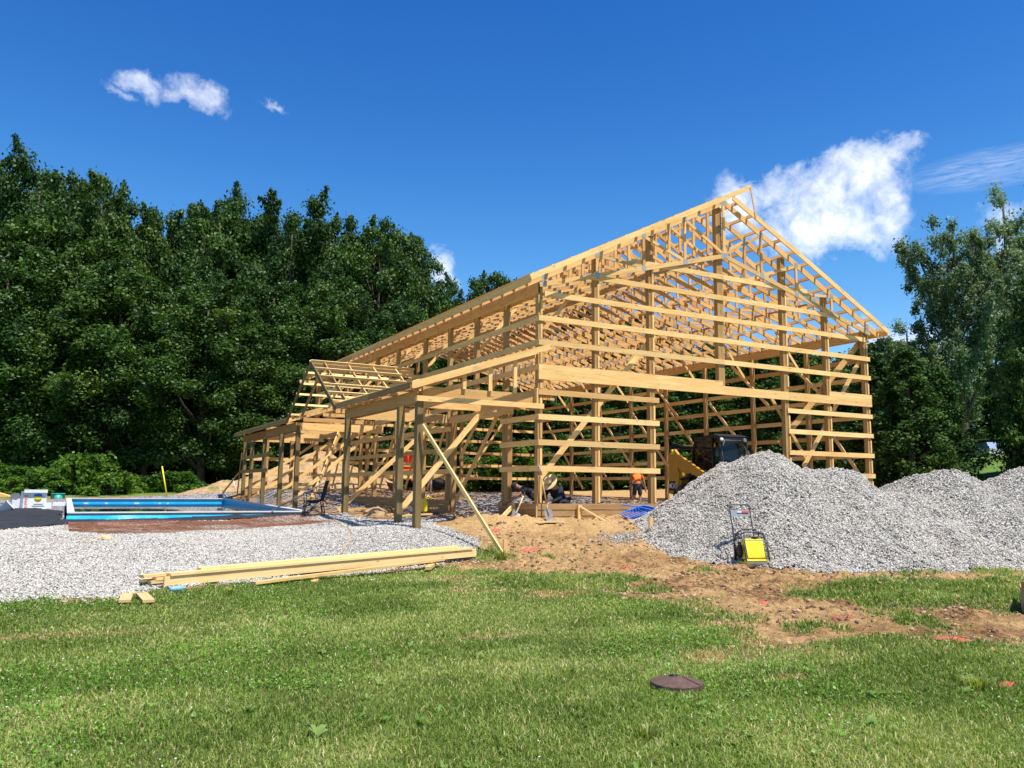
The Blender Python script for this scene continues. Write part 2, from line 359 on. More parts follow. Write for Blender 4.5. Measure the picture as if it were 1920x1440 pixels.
grv=np.maximum(grv,np.clip(sdist(GX,GY,BED)*2+.4,0,1))
sand=np.clip(1.4-np.hypot((GX+.6)*.55,(GY-.1)*.8),0,1); sand=np.maximum(sand,np.clip(1.5-np.hypot((GX-2.0)*.45,(GY+.9)*1.0),0,1)*.9)
sand=np.maximum(sand,np.where(inb,0,np.clip((GX-12)/1.,0,1)*np.clip((22-GX)/4,0,1)*.8*(GY>3)))
sand=np.maximum(sand,np.clip(fbm(GX*.8,GY*.8,91,3)*2.2-.9,0,.6))
far=np.clip((np.hypot(GX+9.8,GY+16.6)-17)/3,0,1)
backlawn=np.where((GX>12.5)|(GY>21),np.clip(.5+(np.hypot(GX-6,GY-8)-16.5+3*(fbm(GX*.2,GY*.2,5,3)-.5))*.6,0,1),0)
gm=np.maximum(gm*np.where((GX>12.2)&(GY>0),0,1),backlawn); gm=np.where(inpoly(GX,GY,[(-16,7),(-3.4,7),(-3.4,23.5),(-16,24.5)]),gm*.1,gm)
me=mesh_np('ground',np.c_[GX.ravel(),GY.ravel(),GZ.ravel()],quads=gridfaces(len(gx),len(gy)),smooth=True,
   attrs=dict(grass=gm.ravel(),gravel=grv.ravel(),sand=sand.ravel(),far=far.ravel()))
tag(link('ground',me,ground_mat()),kind='structure')
# ---------------------------------------------------------------- stones
_oct=np.array([(1,0,0),(-1,0,0),(0,1,0),(0,-1,0),(0,0,1),(0,0,-1)],float)
_of=np.array([(0,2,4),(2,1,4),(1,3,4),(3,0,4),(2,0,5),(1,2,5),(3,1,5),(0,3,5)])
def stones(P,rmin,rmax,rg):
    n=len(P); s=rg.uniform(rmin,rmax,n)[:,None,None]*rg.uniform(.55,1.25,(n,6,1))
    q=rg.normal(size=(n,4)); q/=np.linalg.norm(q,axis=1)[:,None]; w,x,y,z=q.T
    Rm=np.stack([1-2*(y*y+z*z),2*(x*y-z*w),2*(x*z+y*w),2*(x*y+z*w),1-2*(x*x+z*z),2*(y*z-x*w),2*(x*z-y*w),2*(y*z+x*w),1-2*(x*x+y*y)],-1).reshape(n,3,3)
    V=(_oct[None]*s)@Rm.transpose(0,2,1)+P[:,None]
    F=(_of[None]+np.arange(n)[:,None,None]*6).reshape(-1,3)
    return V.reshape(-1,3),F,np.repeat(rg.random(n)*.85+.15*rg.random(n),6)
def sheet_with_stones(name,fz,poly,step,nst,rmin,rmax,box,seed,smooth=True,dens=None):
    rg=np.random.default_rng(seed)
    xs=np.arange(box[0],box[1],step); ys=np.arange(box[2],box[3],step); X,Y=np.meshgrid(xs,ys,indexing='ij'); Z=fz(X,Y)
    keep=poly(X,Y); Fq=gridfaces(len(xs),len(ys)); k=keep.ravel()[Fq].all(1); Fq=Fq[k]
    used=np.unique(Fq); mp=-np.ones(X.size,int); mp[used]=np.arange(len(used)); Fq=mp[Fq]
    V=np.c_[X.ravel(),Y.ravel(),Z.ravel()][used]
    sx=rg.uniform(box[0],box[1],nst*3); sy=rg.uniform(box[2],box[3],nst*3); ok=poly(sx,sy)
    if dens is not None: ok&=rg.random(len(sx))<dens(sx,sy)
    sx=sx[ok][:nst];sy=sy[ok][:nst]; sz=fz(sx,sy)+rg.uniform(-.3,.5,len(sx))*rmax
    SV,SF,rv=stones(np.c_[sx,sy,sz],rmin,rmax,rg)
    nv=len(V); me=mesh_np(name,np.r_[V,SV],quads=Fq,tris=SF+nv,attrs=dict(rv=np.r_[np.zeros(nv),rv]))
    me.materials.append(GRAV); me.materials.append(STONE)
    mi=np.r_[np.zeros(len(Fq),np.int32),np.ones(len(SF),np.int32)].astype(np.int32); me.polygons.foreach_set('material_index',mi)
    sm=np.r_[np.ones(len(Fq),bool),np.zeros(len(SF),bool)]; me.polygons.foreach_set('use_smooth',sm)
    o=link(name,me); return o
def bedz(x,y):
    e=np.clip((sdist(x,y,BED)+.25*(fbm(x*2,y*2,5,2)-.5))/.6,-.4,1)
    return hz(x,y)+.045*e+.012+(fbm(x*1.1,y*1.1,6,3)-.5)*.08*np.clip(e,0,1)*np.clip(-sdist(x,y,POOL)/3-.3,0,1)
FAB=[(-15,2.4),(-10.9,2.7),(-10.3,3.4),(-9.75,4.7),(-9.2,5.25),(-6,5.4),(-3.7,5.3),(-3.8,6.5),(-9.75,6.5),(-9.9,12),(-10.5,13.6),(-15,12)]
def bedp(x,y): return (sdist(x,y,FAB)<.12)&(sdist(x,y,BED)+.5*(fbm(x*2.3,y*2.3,8,3)-.5)>-.05)&(sdist(x,y,POOL)<-.05)
tag(sheet_with_stones('gravel_bed',bedz,bedp,.14,105000,.012,.025,(-14.5,-1,-4.8,9.),11,dens=lambda x,y: np.clip(1.15-(y+4)/16,.25,1)),kind='structure')
LOBES={21:((5.55,-3.75,2.02,.70),(6.6,-4.6,1.5,.62),(3.9,-4.0,.95,.66),(7.6,-5.3,.95,.5)),22:((9.3,-6.0,1.35,.6),),23:((11.6,-7.4,1.2,.5),)}
def pile_h(x,y,cx,cy,H,seed,ax=1.0,rot=0,base=None,rs=.84):
    dx=x-cx;dy=y-cy; u=dx*math.cos(rot)+dy*math.sin(rot); v=-dx*math.sin(rot)+dy*math.cos(rot)
    ang=np.arctan2(v,u); r=np.hypot(u/ax,v)*(1+.10*(fbm(ang*1.4+seed,ang*0+seed,seed,2)-.5)*2)
    r=np.sqrt(r*r+.55)-.50
    h=H-r*rs
    for lx,ly,lh,ls in LOBES.get(seed,()): h=np.maximum(h,lh-ls*(np.sqrt((x-lx)**2+(y-ly)**2+.3)-.4))
    h=h+(fbm(x*1.6,y*1.6,seed,4)-.5)*.20
    lo=.30*np.exp(-np.maximum(0,r*rs-H+.1)*2.6)-.14     # apron
    return np.maximum(h,lo)
piles=[dict(n='gravel_pile',c=(4.4,-2.98),H=2.34,ax=.92,rot=-.62,seed=21,box=(-.4,9.4,-7.6,-.15),cnt=95000,label='largest pale gravel pile, heaped in front of the open barn doorway'),
 dict(n='gravel_pile',c=(8.4,-4.7),H=2.06,ax=1.35,rot=-.3,seed=22,box=(4.2,12.6,-9,-.7),cnt=45000,label='middle gravel pile with a low rounded top, right of the barn corner'),
 dict(n='gravel_pile',c=(10.45,-5.35),H=2.15,ax=1.3,rot=.2,seed=23,box=(6.6,15,-9.9,-1.5),cnt=32000,label='gravel pile running off the right edge of the photo')]
PZ=[]
for p in piles:
    def fz(x,y,p=p): return hz(x,y)-.04+pile_h(x,y,p['c'][0],p['c'][1],p['H'],p['seed'],p['ax'],p['rot'])
    def pp(x,y,p=p): return (pile_h(x,y,p['c'][0],p['c'][1],p['H'],p['seed'],p['ax'],p['rot'])+.15*(fbm(x*2.5,y*2.5,p['seed']+5,3)-.5)>.03)&(y<-.2)
    PZ.append(fz)
    o=sheet_with_stones(p['n'],fz,pp,.13,p['cnt'],.013,.027,p['box'],p['seed'])
    tag(o,p['label'],'gravel pile','gravel piles')
def strays():
    rg=np.random.default_rng(77); n=9000; x=rg.uniform(-13,-1.2,n); y=rg.uniform(-5.4,-.2,n); d=sdist(x,y,BED); k=(d<.1)&(rg.random(n)<np.exp(d*3.2)*.5); x2=rg.uniform(-.5,10,n*2);y2=rg.uniform(-9.5,-.3,n*2)
    m=np.zeros(n*2)
    for f in PZ: m=np.maximum(m,1-np.abs(np.clip((f(x2,y2)-hz(x2,y2)+.35)/.35,-1,1.2)-.9)*2)
    e=np.zeros(n*2)
    near=np.zeros(n*2,bool)
    for f in PZ:
        h=f(x2,y2)-hz(x2,y2); near|=(h>-.16)&(h<.02)
    k2=near&(rg.random(n*2)<.10); x=np.r_[x[k],x2[k2]];y=np.r_[y[k],y2[k2]]
    V,F,rv=stones(np.c_[x,y,hz(x,y)+.008],.012,.026,rg); tag(link('loose_gravel',mesh_np('loose_gravel',V,tris=F,attrs=dict(rv=rv)),STONE),kind='stuff')
strays()
# clods and litter on bare soil
def clods():
    rg=np.random.default_rng(5); n=60000
    x=rg.uniform(-4.6,12,n);y=rg.uniform(-12.5,-.2,n); x2=rg.uniform(-3,12,8000);y2=rg.uniform(.3,23,8000); x=np.r_[x,x2];y=np.r_[y,y2]
    k=(sdist(x,y,DIRT)+fbm(x*1.5,y*1.5,4,3)*1.2-.3>0)&(rg.random(len(x))<(np.clip(fbm(x*.9,y*.9,66,3)*3.4-1.2,.08,1)))
    for f in PZ: k&=(f(x,y)-hz(x,y)<.0)
    x=x[k];y=y[k]; z=hz(x,y); r=rg.pareto(2.0,len(x))*.012+.008; r=np.clip(r,.008,.055)
    V,F,rv=stones(np.c_[x,y,z+r*.2],1,1,rg); V=(V.reshape(-1,6,3)-np.c_[x,y,z][:,None])*(r[:,None,None]*np.array([1,1,.7]))+np.c_[x,y,z][:,None]
    me=mesh_np('dirt_clods',V.reshape(-1,3),tris=F,attrs=dict(rv=rv))
    m,nt,b=newmat('clod'); N=NT(nt); c=N.ramp(N.attr('rv'),[(0,(.10,.06,.03)),(.45,(.24,.145,.07)),(.8,(.40,.25,.125)),(1,(.52,.36,.2))]); nt.links.new(c,b.inputs['Base Color']); b.inputs['Roughness'].default_value=.95
    tag(link('dirt_clods',me,m),kind='stuff')
clods()
# ---------------------------------------------------------------- grass
def grass():
    rg=np.random.default_rng(3); cam=np.array([-9.84,-16.58]); n=2600000
    # sample in polar coords about a point near the lawn so density falls with distance
    d=3.9+(rg.random(n)**1.25)*18; a=rg.uniform(-.38,1.5,n)      # bearing from +Y towards +X
    x=cam[0]+d*np.sin(a); y=cam[1]+d*np.cos(a)
    g=grassmask(x,y); cl=fbm(x*3,y*3,51,3)
    k=(rg.random(n)<(g*(.35+1.0*cl))*.62)&(y<4)
    x=x[k];y=y[k];d=d[k];cl=cl[k];g=g[k]
    for f in PZ:
        kk=(f(x,y)-hz(x,y))<.02; x=x[kk];y=y[kk];d=d[kk];cl=cl[kk];g=g[kk]
    m=len(x); z=hz(x,y)
    tall=fbm(x*.8,y*.8,61,3)
    tu=np.zeros(m)
    for a_,b_,r_ in TUFT: tu=np.maximum(tu,np.clip(1-np.hypot(x-a_,y-b_)/(r_*1.2),0,1))
    tu=np.maximum(tu,np.clip(sdist(x,y,STRIP)*1.5,0,.8))
    h=(.020+.042*rg.random(m)**1.8)*(.55+.9*tall)*(1+1.1*tu); w=(.0028+.0022*rg.random(m))*np.clip(d/7,.9,2.0)
    th=rg.uniform(0,2*PI,m); lean=rg.uniform(.15,1.1,m); dx=np.cos(th);dy=np.sin(th); sx=-dy;sy=dx
    ph=rg.uniform(0,2*PI,m); sx=np.cos(ph);sy=np.sin(ph)
    P=np.c_[x,y,z-.004]; S=np.c_[sx,sy,np.zeros(m)]*w[:,None]; D=np.c_[dx,dy,np.zeros(m)]
    mid=P+D*(h*lean*.35)[:,None]+np.c_[0*h,0*h,h*.6]; tip=P+D*(h*lean)[:,None]+np.c_[0*h,0*h,h*np.clip(1.05-lean*.35,.4,1)]
    V=np.stack([P-S,P+S,mid+S*.8,mid-S*.8,tip],1).reshape(-1,3); b=np.arange(m)*5
    pale=fbm(x*.8,y*1.1,71,4); dry=np.clip((pale-.42)*3.6,0,1); dk=np.clip((fbm(x*.9+9,y*1.3,77,3)-.5)*4,0,1)
    rv=np.clip(.02+.42*rg.random(m)+.34*dry-.12*dk+.12*(fbm(x*2.5,y*2.5,73,2)-.5),0,.72); dead=rg.random(m)<(.06+.30*dry*fbm(x*4,y*4,79,2)+.4*(1-g)); rv=np.where(dead,rg.uniform(.85,1,m),rv)
    me=mesh_np('grass',V,quads=np.c_[b,b+1,b+2,b+3],tris=np.c_[b+3,b+2,b+4],attrs=dict(rv=np.repeat(rv,5)))
    tag(link('grass',me,BLADE),kind='stuff'); print('blades',m)
    # broad-leaved weeds
    ro=[(-6.15,-11.75),(-6.0,-11.95),(-5.25,-11.9),(-4.9,-12.0),(-5.7,-12.1),(-4.3,-12.3),(-4.45,-12.6),(-6.5,-12.6),(-6.2,-12.8),(-7.9,-12.3),(-3.9,-11.3),(-3.2,-12.3),(-5.0,-13.0),(-5.9,-13.1)]+[(rg.uniform(-11,-2),rg.uniform(-13,-7.5)) for _ in range(60)]
    V=[];Q=[];RV=[]
    for a_,b_ in ro:
        z0=hz1(a_,b_); s_=rg.uniform(.5,1.2)*(1 if b_<-11 else .7); c_=rg.uniform(.2,1)
        for k in range(rg.integers(5,9)):
            t=rg.uniform(0,2*PI); L=.062*s_*rg.uniform(.7,1.2); w_=.017*s_; up_=rg.uniform(.3,1.0); dx,dy=math.cos(t),math.sin(t); i0=len(V)
            for f,ww,zz in ((0,.2,.0),(.35,.9,.55),(.75,.8,.85),(1.0,.1,.8)):
                for sg in (-1,1): V.append((a_+dx*L*f-dy*w_*ww*sg,b_+dy*L*f+dx*w_*ww*sg,z0+.012+zz*L*up_+.004*sg)); RV.append(c_)
            Q+=[(i0+2*j,i0+2*j+1,i0+2*j+3,i0+2*j+2) for j in range(3)]
    tag(link('broadleaf_weeds',mesh_np('broadleaf_weeds',np.array(V),quads=np.array(Q),attrs=dict(rv=np.array(RV))),leaf_mat('weed_leaves',(.08,.17,.03),(.15,.27,.05),(.26,.34,.12),.3,.4)),kind='stuff')
    # clover leaves and heads
    n=90000; d=4.2+(rg.random(n)**.7)*9; a=rg.uniform(-.3,1.3,n); x=cam[0]+d*np.sin(a); y=cam[1]+d*np.cos(a)
    c=fbm(x*.7,y*.7,81,3); k=(grassmask(x,y)>.6)&(rg.random(n)<np.clip((c-.5)*5,0,1)); x=x[k];y=y[k];m=len(x); z=hz(x,y)+rg.uniform(.015,.045,m)
    r=rg.uniform(.007,.014,m); an=rg.uniform(0,2*PI,m); V=[]
    tx=rg.normal(0,.35,m);ty=rg.normal(0,.35,m)
    for kq in range(6):
        t=an+kq*PI/3; rr=r*(1.0 if kq%2==0 else .75); px=np.cos(t)*rr;py=np.sin(t)*rr; V.append(np.c_[x+px,y+py,z+px*tx+py*ty])
    V=np.stack(V,1).reshape(-1,3); b=np.arange(m)*6
    me=mesh_np('clover',V,quads=np.r_[np.c_[b,b+1,b+2,b+3],np.c_[b,b+3,b+4,b+5]],attrs=dict(rv=np.repeat(rg.random(m),6)))
    tag(link('clover',me,leaf_mat('clover_leaves',(.08,.20,.015),(.14,.33,.025),(.24,.45,.05),.25,.4)),kind='stuff')
    n=2600; d=4.2+(rg.random(n)**.8)*9; a=rg.uniform(-.3,1.3,n); x=cam[0]+d*np.sin(a); y=cam[1]+d*np.cos(a)
    c=fbm(x*.7,y*.7,81,3); k=(grassmask(x,y)>.6)&(rg.random(n)<np.clip((c-.46)*5,0.04,1)*.55); x=x[k];y=y[k]; z=hz(x,y)+rg.uniform(.04,.075,len(x))
    V,F,rv=stones(np.c_[x,y,z],.005,.0095,rg); me=mesh_np('clover_blossoms',V,tris=F,attrs=dict(rv=rv))
    tag(link('clover_blossoms',me,plain('blossom',(.68,.62,.55),.8,0,.2,50,.1,0)),kind='stuff')
grass()
# ---------------------------------------------------------------- pole barn
BARN=empty('barn_frame',(0,0,-.45),0,'large unfinished pole barn of bare pale lumber with scissor trusses and a left lean-to','barn frame')
T=.038
ZG=[.897,1.521,2.135,2.738,3.349,3.954,4.555,5.165,5.775,6.38]
GH=.135; W=12.12; LY=20.1
def fin(o):   # keep world coordinates although parented
    o.parent=BARN; o.matrix_parent_inverse=Matrix.Translation((0,0,.45)); return o
def part(name,mb,m,label=None):
    o=fin(mb.build(name,m)); 
    if label: o['label']=label
    return o
def girt_front(x0,x1,zt,mat=PINE,splits=(),y=0,h=GH):
    xs=[x0,*[s for s in splits if x0<s<x1],x1]
    for a,b in zip(xs,xs[1:]):
        part('girt',MB().box(a+.001,b-.001,y,y+T,zt-h,zt),mat)
def rooftop(x): return 5.56+.5*min(x,W-x)
# front wall girts
for k in (0,1,2,3):
    girt_front(0,3.68,ZG[k]); girt_front(8.42+.02*(k<3),12.13,ZG[k])
girt_front(0,5.92,ZG[4],splits=(1.82,)); girt_front(10.2,12.13,ZG[4])
girt_front(0,12.13,ZG[5],splits=(6.0,10.3)); girt_front(0,12.13,ZG[6],splits=(1.82,6.0))
girt_front(.16,11.95,ZG[7],splits=(1.82,6.0,10.3)); girt_front(1.45,10.65,ZG[8],splits=(6.0,)); girt_front(2.72,9.4,ZG[9],splits=(6.05,))
for a,b in ((0,3.62),(3.62,8.47),(8.47,12.12)):
    part('door_header',MB().box(a+.001,b-.001,-.003,T,2.975,3.212),PINE)
# posts of the front wall
def post(x0,x1,y0,y1,z0,z1,m=POSTW): return part('post',MB().box(x0,x1,y0,y1,z0,z1),m)
def built(x0,x1,y,z0,z1,m=POSTW,d=.14,n=3,axis='x'):
    mb=MB(); w=(x1-x0)/n
    for i in range(n): mb.box(x0+i*w+.001,x0+(i+1)*w-.001,y+.002*(i%2),y+d-.002*(i%2),z0,z1-.02*(i%2))
    return part('post',mb,m)
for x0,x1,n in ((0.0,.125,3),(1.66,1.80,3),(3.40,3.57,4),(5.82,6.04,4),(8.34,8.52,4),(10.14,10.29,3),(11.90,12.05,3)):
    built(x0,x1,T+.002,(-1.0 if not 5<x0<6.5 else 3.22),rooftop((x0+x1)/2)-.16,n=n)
# pale blocks nailed on the post faces between the girts
for x,zs in ((.055,(0,1,2,3,4,5,6)),(1.74,(0,1,2,3,4,5,6,7)),(3.5,(0,1,2,4,5,6,7,8)),(10.23,(0,1,2,3,4,5,6,7)),(11.99,(0,1,2,3,4,5,6)),(8.46,(0,1,2,4,5,6,7,8))):
    for k in zs:
        mb=MB()
        zt=ZG[k+1]-GH if k+1<10 else ZG[k]+.4
        if k==4-1 : zt=2.97
        lo=ZG[k]+.02; 
        mb.box(x,x+.055,.016,T+.0015,lo,zt-.08-(.05 if k==4 else 0)); part('post_block',mb,PINE)
    part('post_block',MB().box(x,x+.055,.016,T+.0015,.02,ZG[0]-GH-.10),PINE)
# skirt boards
def skirt(p0,p1,up,n=3,nx=(0,-1,0)):
    p0=Vector(p0);p1=Vector(p1); N=Vector(nx)
    for i in range(n):
        off=N*(.0 if i==0 else -.012*i)
        part('skirt_board',MB().beam(p0+Vector((0,0,-.072-.147*i))+off,p1+Vector((0,0,-.072-.147*i))+off,T,.14),SKIRT)
skirt((-.02,-.012,0),(3.74,-.012,0),1); skirt((8.4,-.012,0),(12.14,-.012,0),1)
skirt((-.022,.01,0),(-.022,1.95,0),1,nx=(-1,0,0)); skirt((-.022,5.05,0),(-.022,LY,0),1,nx=(-1,0,0))
skirt((W+.02,.01,0),(W+.02,LY,0),1,nx=(1,0,0)); skirt((0,LY+.02,0),(W,LY+.02,0),1,nx=(0,1,0)); skirt((-3.1,LY+.02,.25),(0,LY+.02,.25),1,nx=(0,1,0))
# side wall x=0
SY=[1.86,3.6,5.42,7.35,9.8,11.93,13.61,15.7,17.9,19.98]
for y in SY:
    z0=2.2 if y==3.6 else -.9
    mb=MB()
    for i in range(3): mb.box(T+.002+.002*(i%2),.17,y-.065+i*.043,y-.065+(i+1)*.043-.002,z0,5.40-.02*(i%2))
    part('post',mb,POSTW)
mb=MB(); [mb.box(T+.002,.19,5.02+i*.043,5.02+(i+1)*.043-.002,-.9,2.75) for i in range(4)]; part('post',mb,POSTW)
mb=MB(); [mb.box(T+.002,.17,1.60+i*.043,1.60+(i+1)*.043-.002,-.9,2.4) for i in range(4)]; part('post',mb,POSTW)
def girt_side(y0,y1,zt,x=0,h=GH,m=PINE,name='girt'): part(name,MB().box(x,x+T,y0,y1,zt-h,zt),m)
for k in (0,1,2):
    girt_side(T+.001,1.97,ZG[k])
    for a,b in ((5.1,9.85),(9.86,15.72),(15.73,LY)): girt_side(a,b,ZG[k])
for k in (4,5,6):
    for a,b in ((T+.001,5.5),(5.51,11.97),(11.98,LY)): girt_side(a,b,ZG[k])
for a,b in ((1.5,5.2),): part('door_header',MB().box(-.004,T,a,b,2.24,2.42).box(.1,.14,a,b,2.24,2.42),PINE)
for k in (3,):
    for a,b in ((0.05,1.97),(5.1,LY)): girt_side(a,b,ZG[k])
# right wall
RY=[2.4,4.9,7.4,9.8,12.2,14.6,17.05,19.98]
for y in RY:
    mb=MB()
    for i in range(3): mb.box(W-.17,W-T-.002-.002*(i%2),y-.065+i*.043,y-.065+(i+1)*.043-.002,-.9,5.40-.02*(i%2))
    part('post',mb,POSTW)
for k in range(7):
    for a,b in ((T+.001,7.45),(7.46,14.65),(14.66,LY)): girt_side(a,b,ZG[k],x=W-T)
# back wall
for x in (0.06,2.5,4.95,7.4,9.85,11.98):
    built(x-.06,x+.07,LY-.18,-.9,rooftop(x)-.16)
for k in range(9):
    x0=0 if k<7 else (ZG[k]-5.4)/.27+.1
    if k in (1,0): girt_front(7.4,W,ZG[k],y=LY-T); girt_front(0,4.9,ZG[k],y=LY-T); continue
    girt_front(x0,W-x0,ZG[k],y=LY-T,splits=(7.4,))
# eave beams (doubled 2x12)
for x in (-.002,W-T+.002):
    for a,b in ((-.0,6.1),(6.1,12.2),(12.2,LY)):
        part('eave_beam',MB().box(x,x+T,a+.04,b-.001,5.105,5.385),PINE2)
for x in (.175,W-.175-T):
    for a,b in ((.2,6.1),(6.1,12.2),(12.2,LY)):
        part('eave_beam',MB().box(x,x+T,a,b-.001,5.105,5.37),PINE2)
# trusses
def truss(y,first=False):
    mb=MB(); xs=[1.7,3.2,4.62,6.06,7.5,8.92,10.42]
    nT=Vector((-.447,0,.894))
    top=lambda x:5.56+.5*min(x,W-x); bot=lambda x:5.30+.268*min(x,W-x)
    def chord(xa,za,xb,zb,h): mb.beam((xa,y,za),(xb,y,zb),T,h)
    c=.08/.894
    chord(-.42,top(-.42)-c,W/2+.02,top(W/2)-c+.01,.16); chord(W+.42,top(-.42)-c,W/2+.022,top(W/2)-c+.01,.16)
    chord(.0,bot(0),W/2,bot(W/2),.12); chord(W,bot(0),W/2+.002,bot(W/2),.12)
    for x in xs: mb.beam((x,y,bot(x)),(x,y,top(x)-.1),T,.085,up=(1,0,0))
    for a,b in ((1.7,3.2),(3.2,4.62),(4.62,6.06),(10.42,8.92),(8.92,7.5),(7.5,6.06)):
        mb.beam((a,y,top(a)-.12),(b,y,bot(b)+.03),T-.004,.085)
    g=mb
    for x in xs+[.12,W-.12]:
        s=1 if x<W/2 else -1
        for yy in ((y-T/2-.0025),(y+T/2+.0005)):
            for zz,dz in ((bot(x)+.01,.07),(top(x)-.10,.07)):
                if abs(x-xs[3])<.1: ww=.12
                else: ww=.075
                g.box(x-ww,x+ww,yy,yy+.002,zz-dz,zz+dz,mi=1)
    return part('truss',mb,[PINE2,GALV])
tr0=truss(-.0225,True)
NTR=33
proto=truss(T/2+.6096)
for i in range(2,NTR+1):
    o=proto.copy(); COL.objects.link(o); dy=.6096*(i-1); o.location=proto.location+Vector((0,dy,0))
    for ch in proto.children:
        c=ch.copy(); COL.objects.link(c); c.parent=o
# purlins on edge above the trusses
for sgn in (1,-1):
    for k in range(12):
        x=-.36+.553*k
        X=x if sgn==1 else W-x; z=5.56+.5*x+.052
        for a,b in ((-.34,9.8),(9.8,LY+.35)):
            mb=MB().beam((X,a+.001,z),(X,b-.001,z),T+.004,.11,up=(-.447*sgn,0,.894)); part('purlin',mb,PINE2)
# fly rafters, tip stick, eave fascias
FY=-.36
fl=lambda x:5.56+.5*x+.02
part('fly_rafter',MB().beam((-.46,FY,fl(-.46)),(3.1,FY,fl(3.1)),T,.14),PINE)
part('fly_rafter',MB().beam((3.1,FY,fl(3.1)),(6.8,FY,fl(6.8)),T,.14),PINE)
part('fly_rafter',MB().beam((W+.46,FY,fl(-.46)),(8.7,FY,fl(W-8.7)),T,.14),PINE)
part('fly_rafter',MB().beam((8.7,FY,fl(W-8.7)),(6.12,FY,fl(5.92)),T,.14),PINE)
part('ridge_stick',MB().beam((6.78,FY-.03,fl(6.78)+.0),(6.95,FY-.03,fl(W-6.95)-.05),.02,.045,up=(1,0,0)),PINE2)
for x in (-.46,W+.46-T+.03):
    for a,b in ((FY+.02,6.6),(6.6,13.4),(13.4,LY+.35)): part('eave_fascia',MB().box(x,x+T,a,b-.001,5.235,5.385),PINE)
part('back_fly_rafter',MB().beam((-.46,LY+.36,fl(-.46)),(6.1,LY+.36,fl(6.1)),T,.14).beam((W+.46,LY+.36,fl(-.46)),(6.1,LY+.36,fl(6.1)),T,.14),PINE2)
# knee braces post to truss
for y in [.1]+SY[1:]:
    part('knee_brace',MB().beam((.19,y+.09,4.18),(1.42,y+.09,5.62),T,.088,up=(-.7,0,.7)),PINE)
for y in RY[:]:
    part('knee_brace',MB().beam((W-.19,y+.09,4.18),(W-1.42,y+.09,5.62),T,.088,up=(.7,0,.7)),PINE)
# long diagonal braces
def br(a,b,w=.088,t=T,up=(0,0,1),m=PINE,name='brace'): 
    a=Vector(a);b=Vector(b); d=b-a
    return a,b
def brace(a,b,plane,m=PINE,h=.13,name='brace'):
    """flat board lying in the plane whose normal is `plane`"""
    d=(Vector(b)-Vector(a)).normalized(); up=Vector(plane).cross(d)
    return part(name,MB().beam(a,b,T,h,up=up),m)
F_=(0,1,0); S_=(1,0,0)
brace((.12,.205,.55),(3.7,.205,4.45),F_); brace((9.2,.205,1.05),(11.85,.205,4.4),F_)
brace((8.3,.26,1.7),(12.0,.26,5.05),F_,PINE2,.18); brace((8.0,.21,3.0),(9.4,.21,1.2),F_,PINE2,.1)
for y in (12.2,9.8,7.4,4.9,14.6,17.05):
    brace((W-.20,y+2.2,3.7),(W-.20,y-1.15,.35),S_,PINE,.10); 
for y in (2.4,4.9,9.8): brace((W-.24,y+.9,5.0),(W-.24,y-.9,3.3),S_,PINE,.10)
brace((W-.20,1.6,2.45),(W-.20,.12,.5),S_,PINE,.1)
for y in (5.5,7.4,9.9,12,13.8,15.9,18):
    brace((.20,y+1.7,.3),(.20,y-.1,2.9),S_,PINE2,.10)
for x in (2.4,7.3): brace((x,LY-.22,.4),(x+2.3,LY-.22,3.6),F_,PINE,.1)
# bracing running through the trusses
for x in (2.4,4.3,W-4.3,W-2.4):
    part('truss_tie',MB().box(x-.044,x+.044,.3,LY-.2,5.36+.268*min(x,W-x),5.36+.268*min(x,W-x)+T),PINE2)
for i,(y0,s) in enumerate(((1,1),(6.5,1),(12.5,1),(4,-1),(9.5,-1),(15,-1))):
    xa,xb=(W/2-.3,1.2) if s==1 else (W/2+.3,W-1.2)
    part('truss_brace',MB().beam((xa,y0,8.1),(xb,y0+3.2,5.95),T,.088),PINE2)
for y0 in (2.0,7.5,13): part('truss_brace',MB().beam((W/2-.03,y0,7.0),(W/2-.03,y0+2.2,8.3),T,.088),PINE2)
# ---- lean-to
XO=-3.10
LP=[(0.02,-.9),(1.15,-.8),(5.22,-.7),(10.75,-.6),(13.1,-.6),(15.95,-.4),(18.4,-.2),(19.95,-.2)]
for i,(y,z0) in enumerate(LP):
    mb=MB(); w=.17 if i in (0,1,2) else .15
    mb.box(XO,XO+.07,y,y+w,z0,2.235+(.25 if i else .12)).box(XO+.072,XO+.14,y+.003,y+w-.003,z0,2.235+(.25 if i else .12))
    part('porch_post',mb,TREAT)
beamtop=2.49
for a,b in ((.2,5.3),(10.9,15.5),(15.5,20.15)):
    part('porch_beam',MB().box(XO-.042,XO-.004,a-.15,b-.151,2.215,beamtop),POSTW)
    part('porch_beam',MB().box(XO+.144,XO+.182,a,b-.001,2.215,beamtop-.01),POSTW)
ro=lambda x:3.74+.333*x     # top line of the lean-to rafters
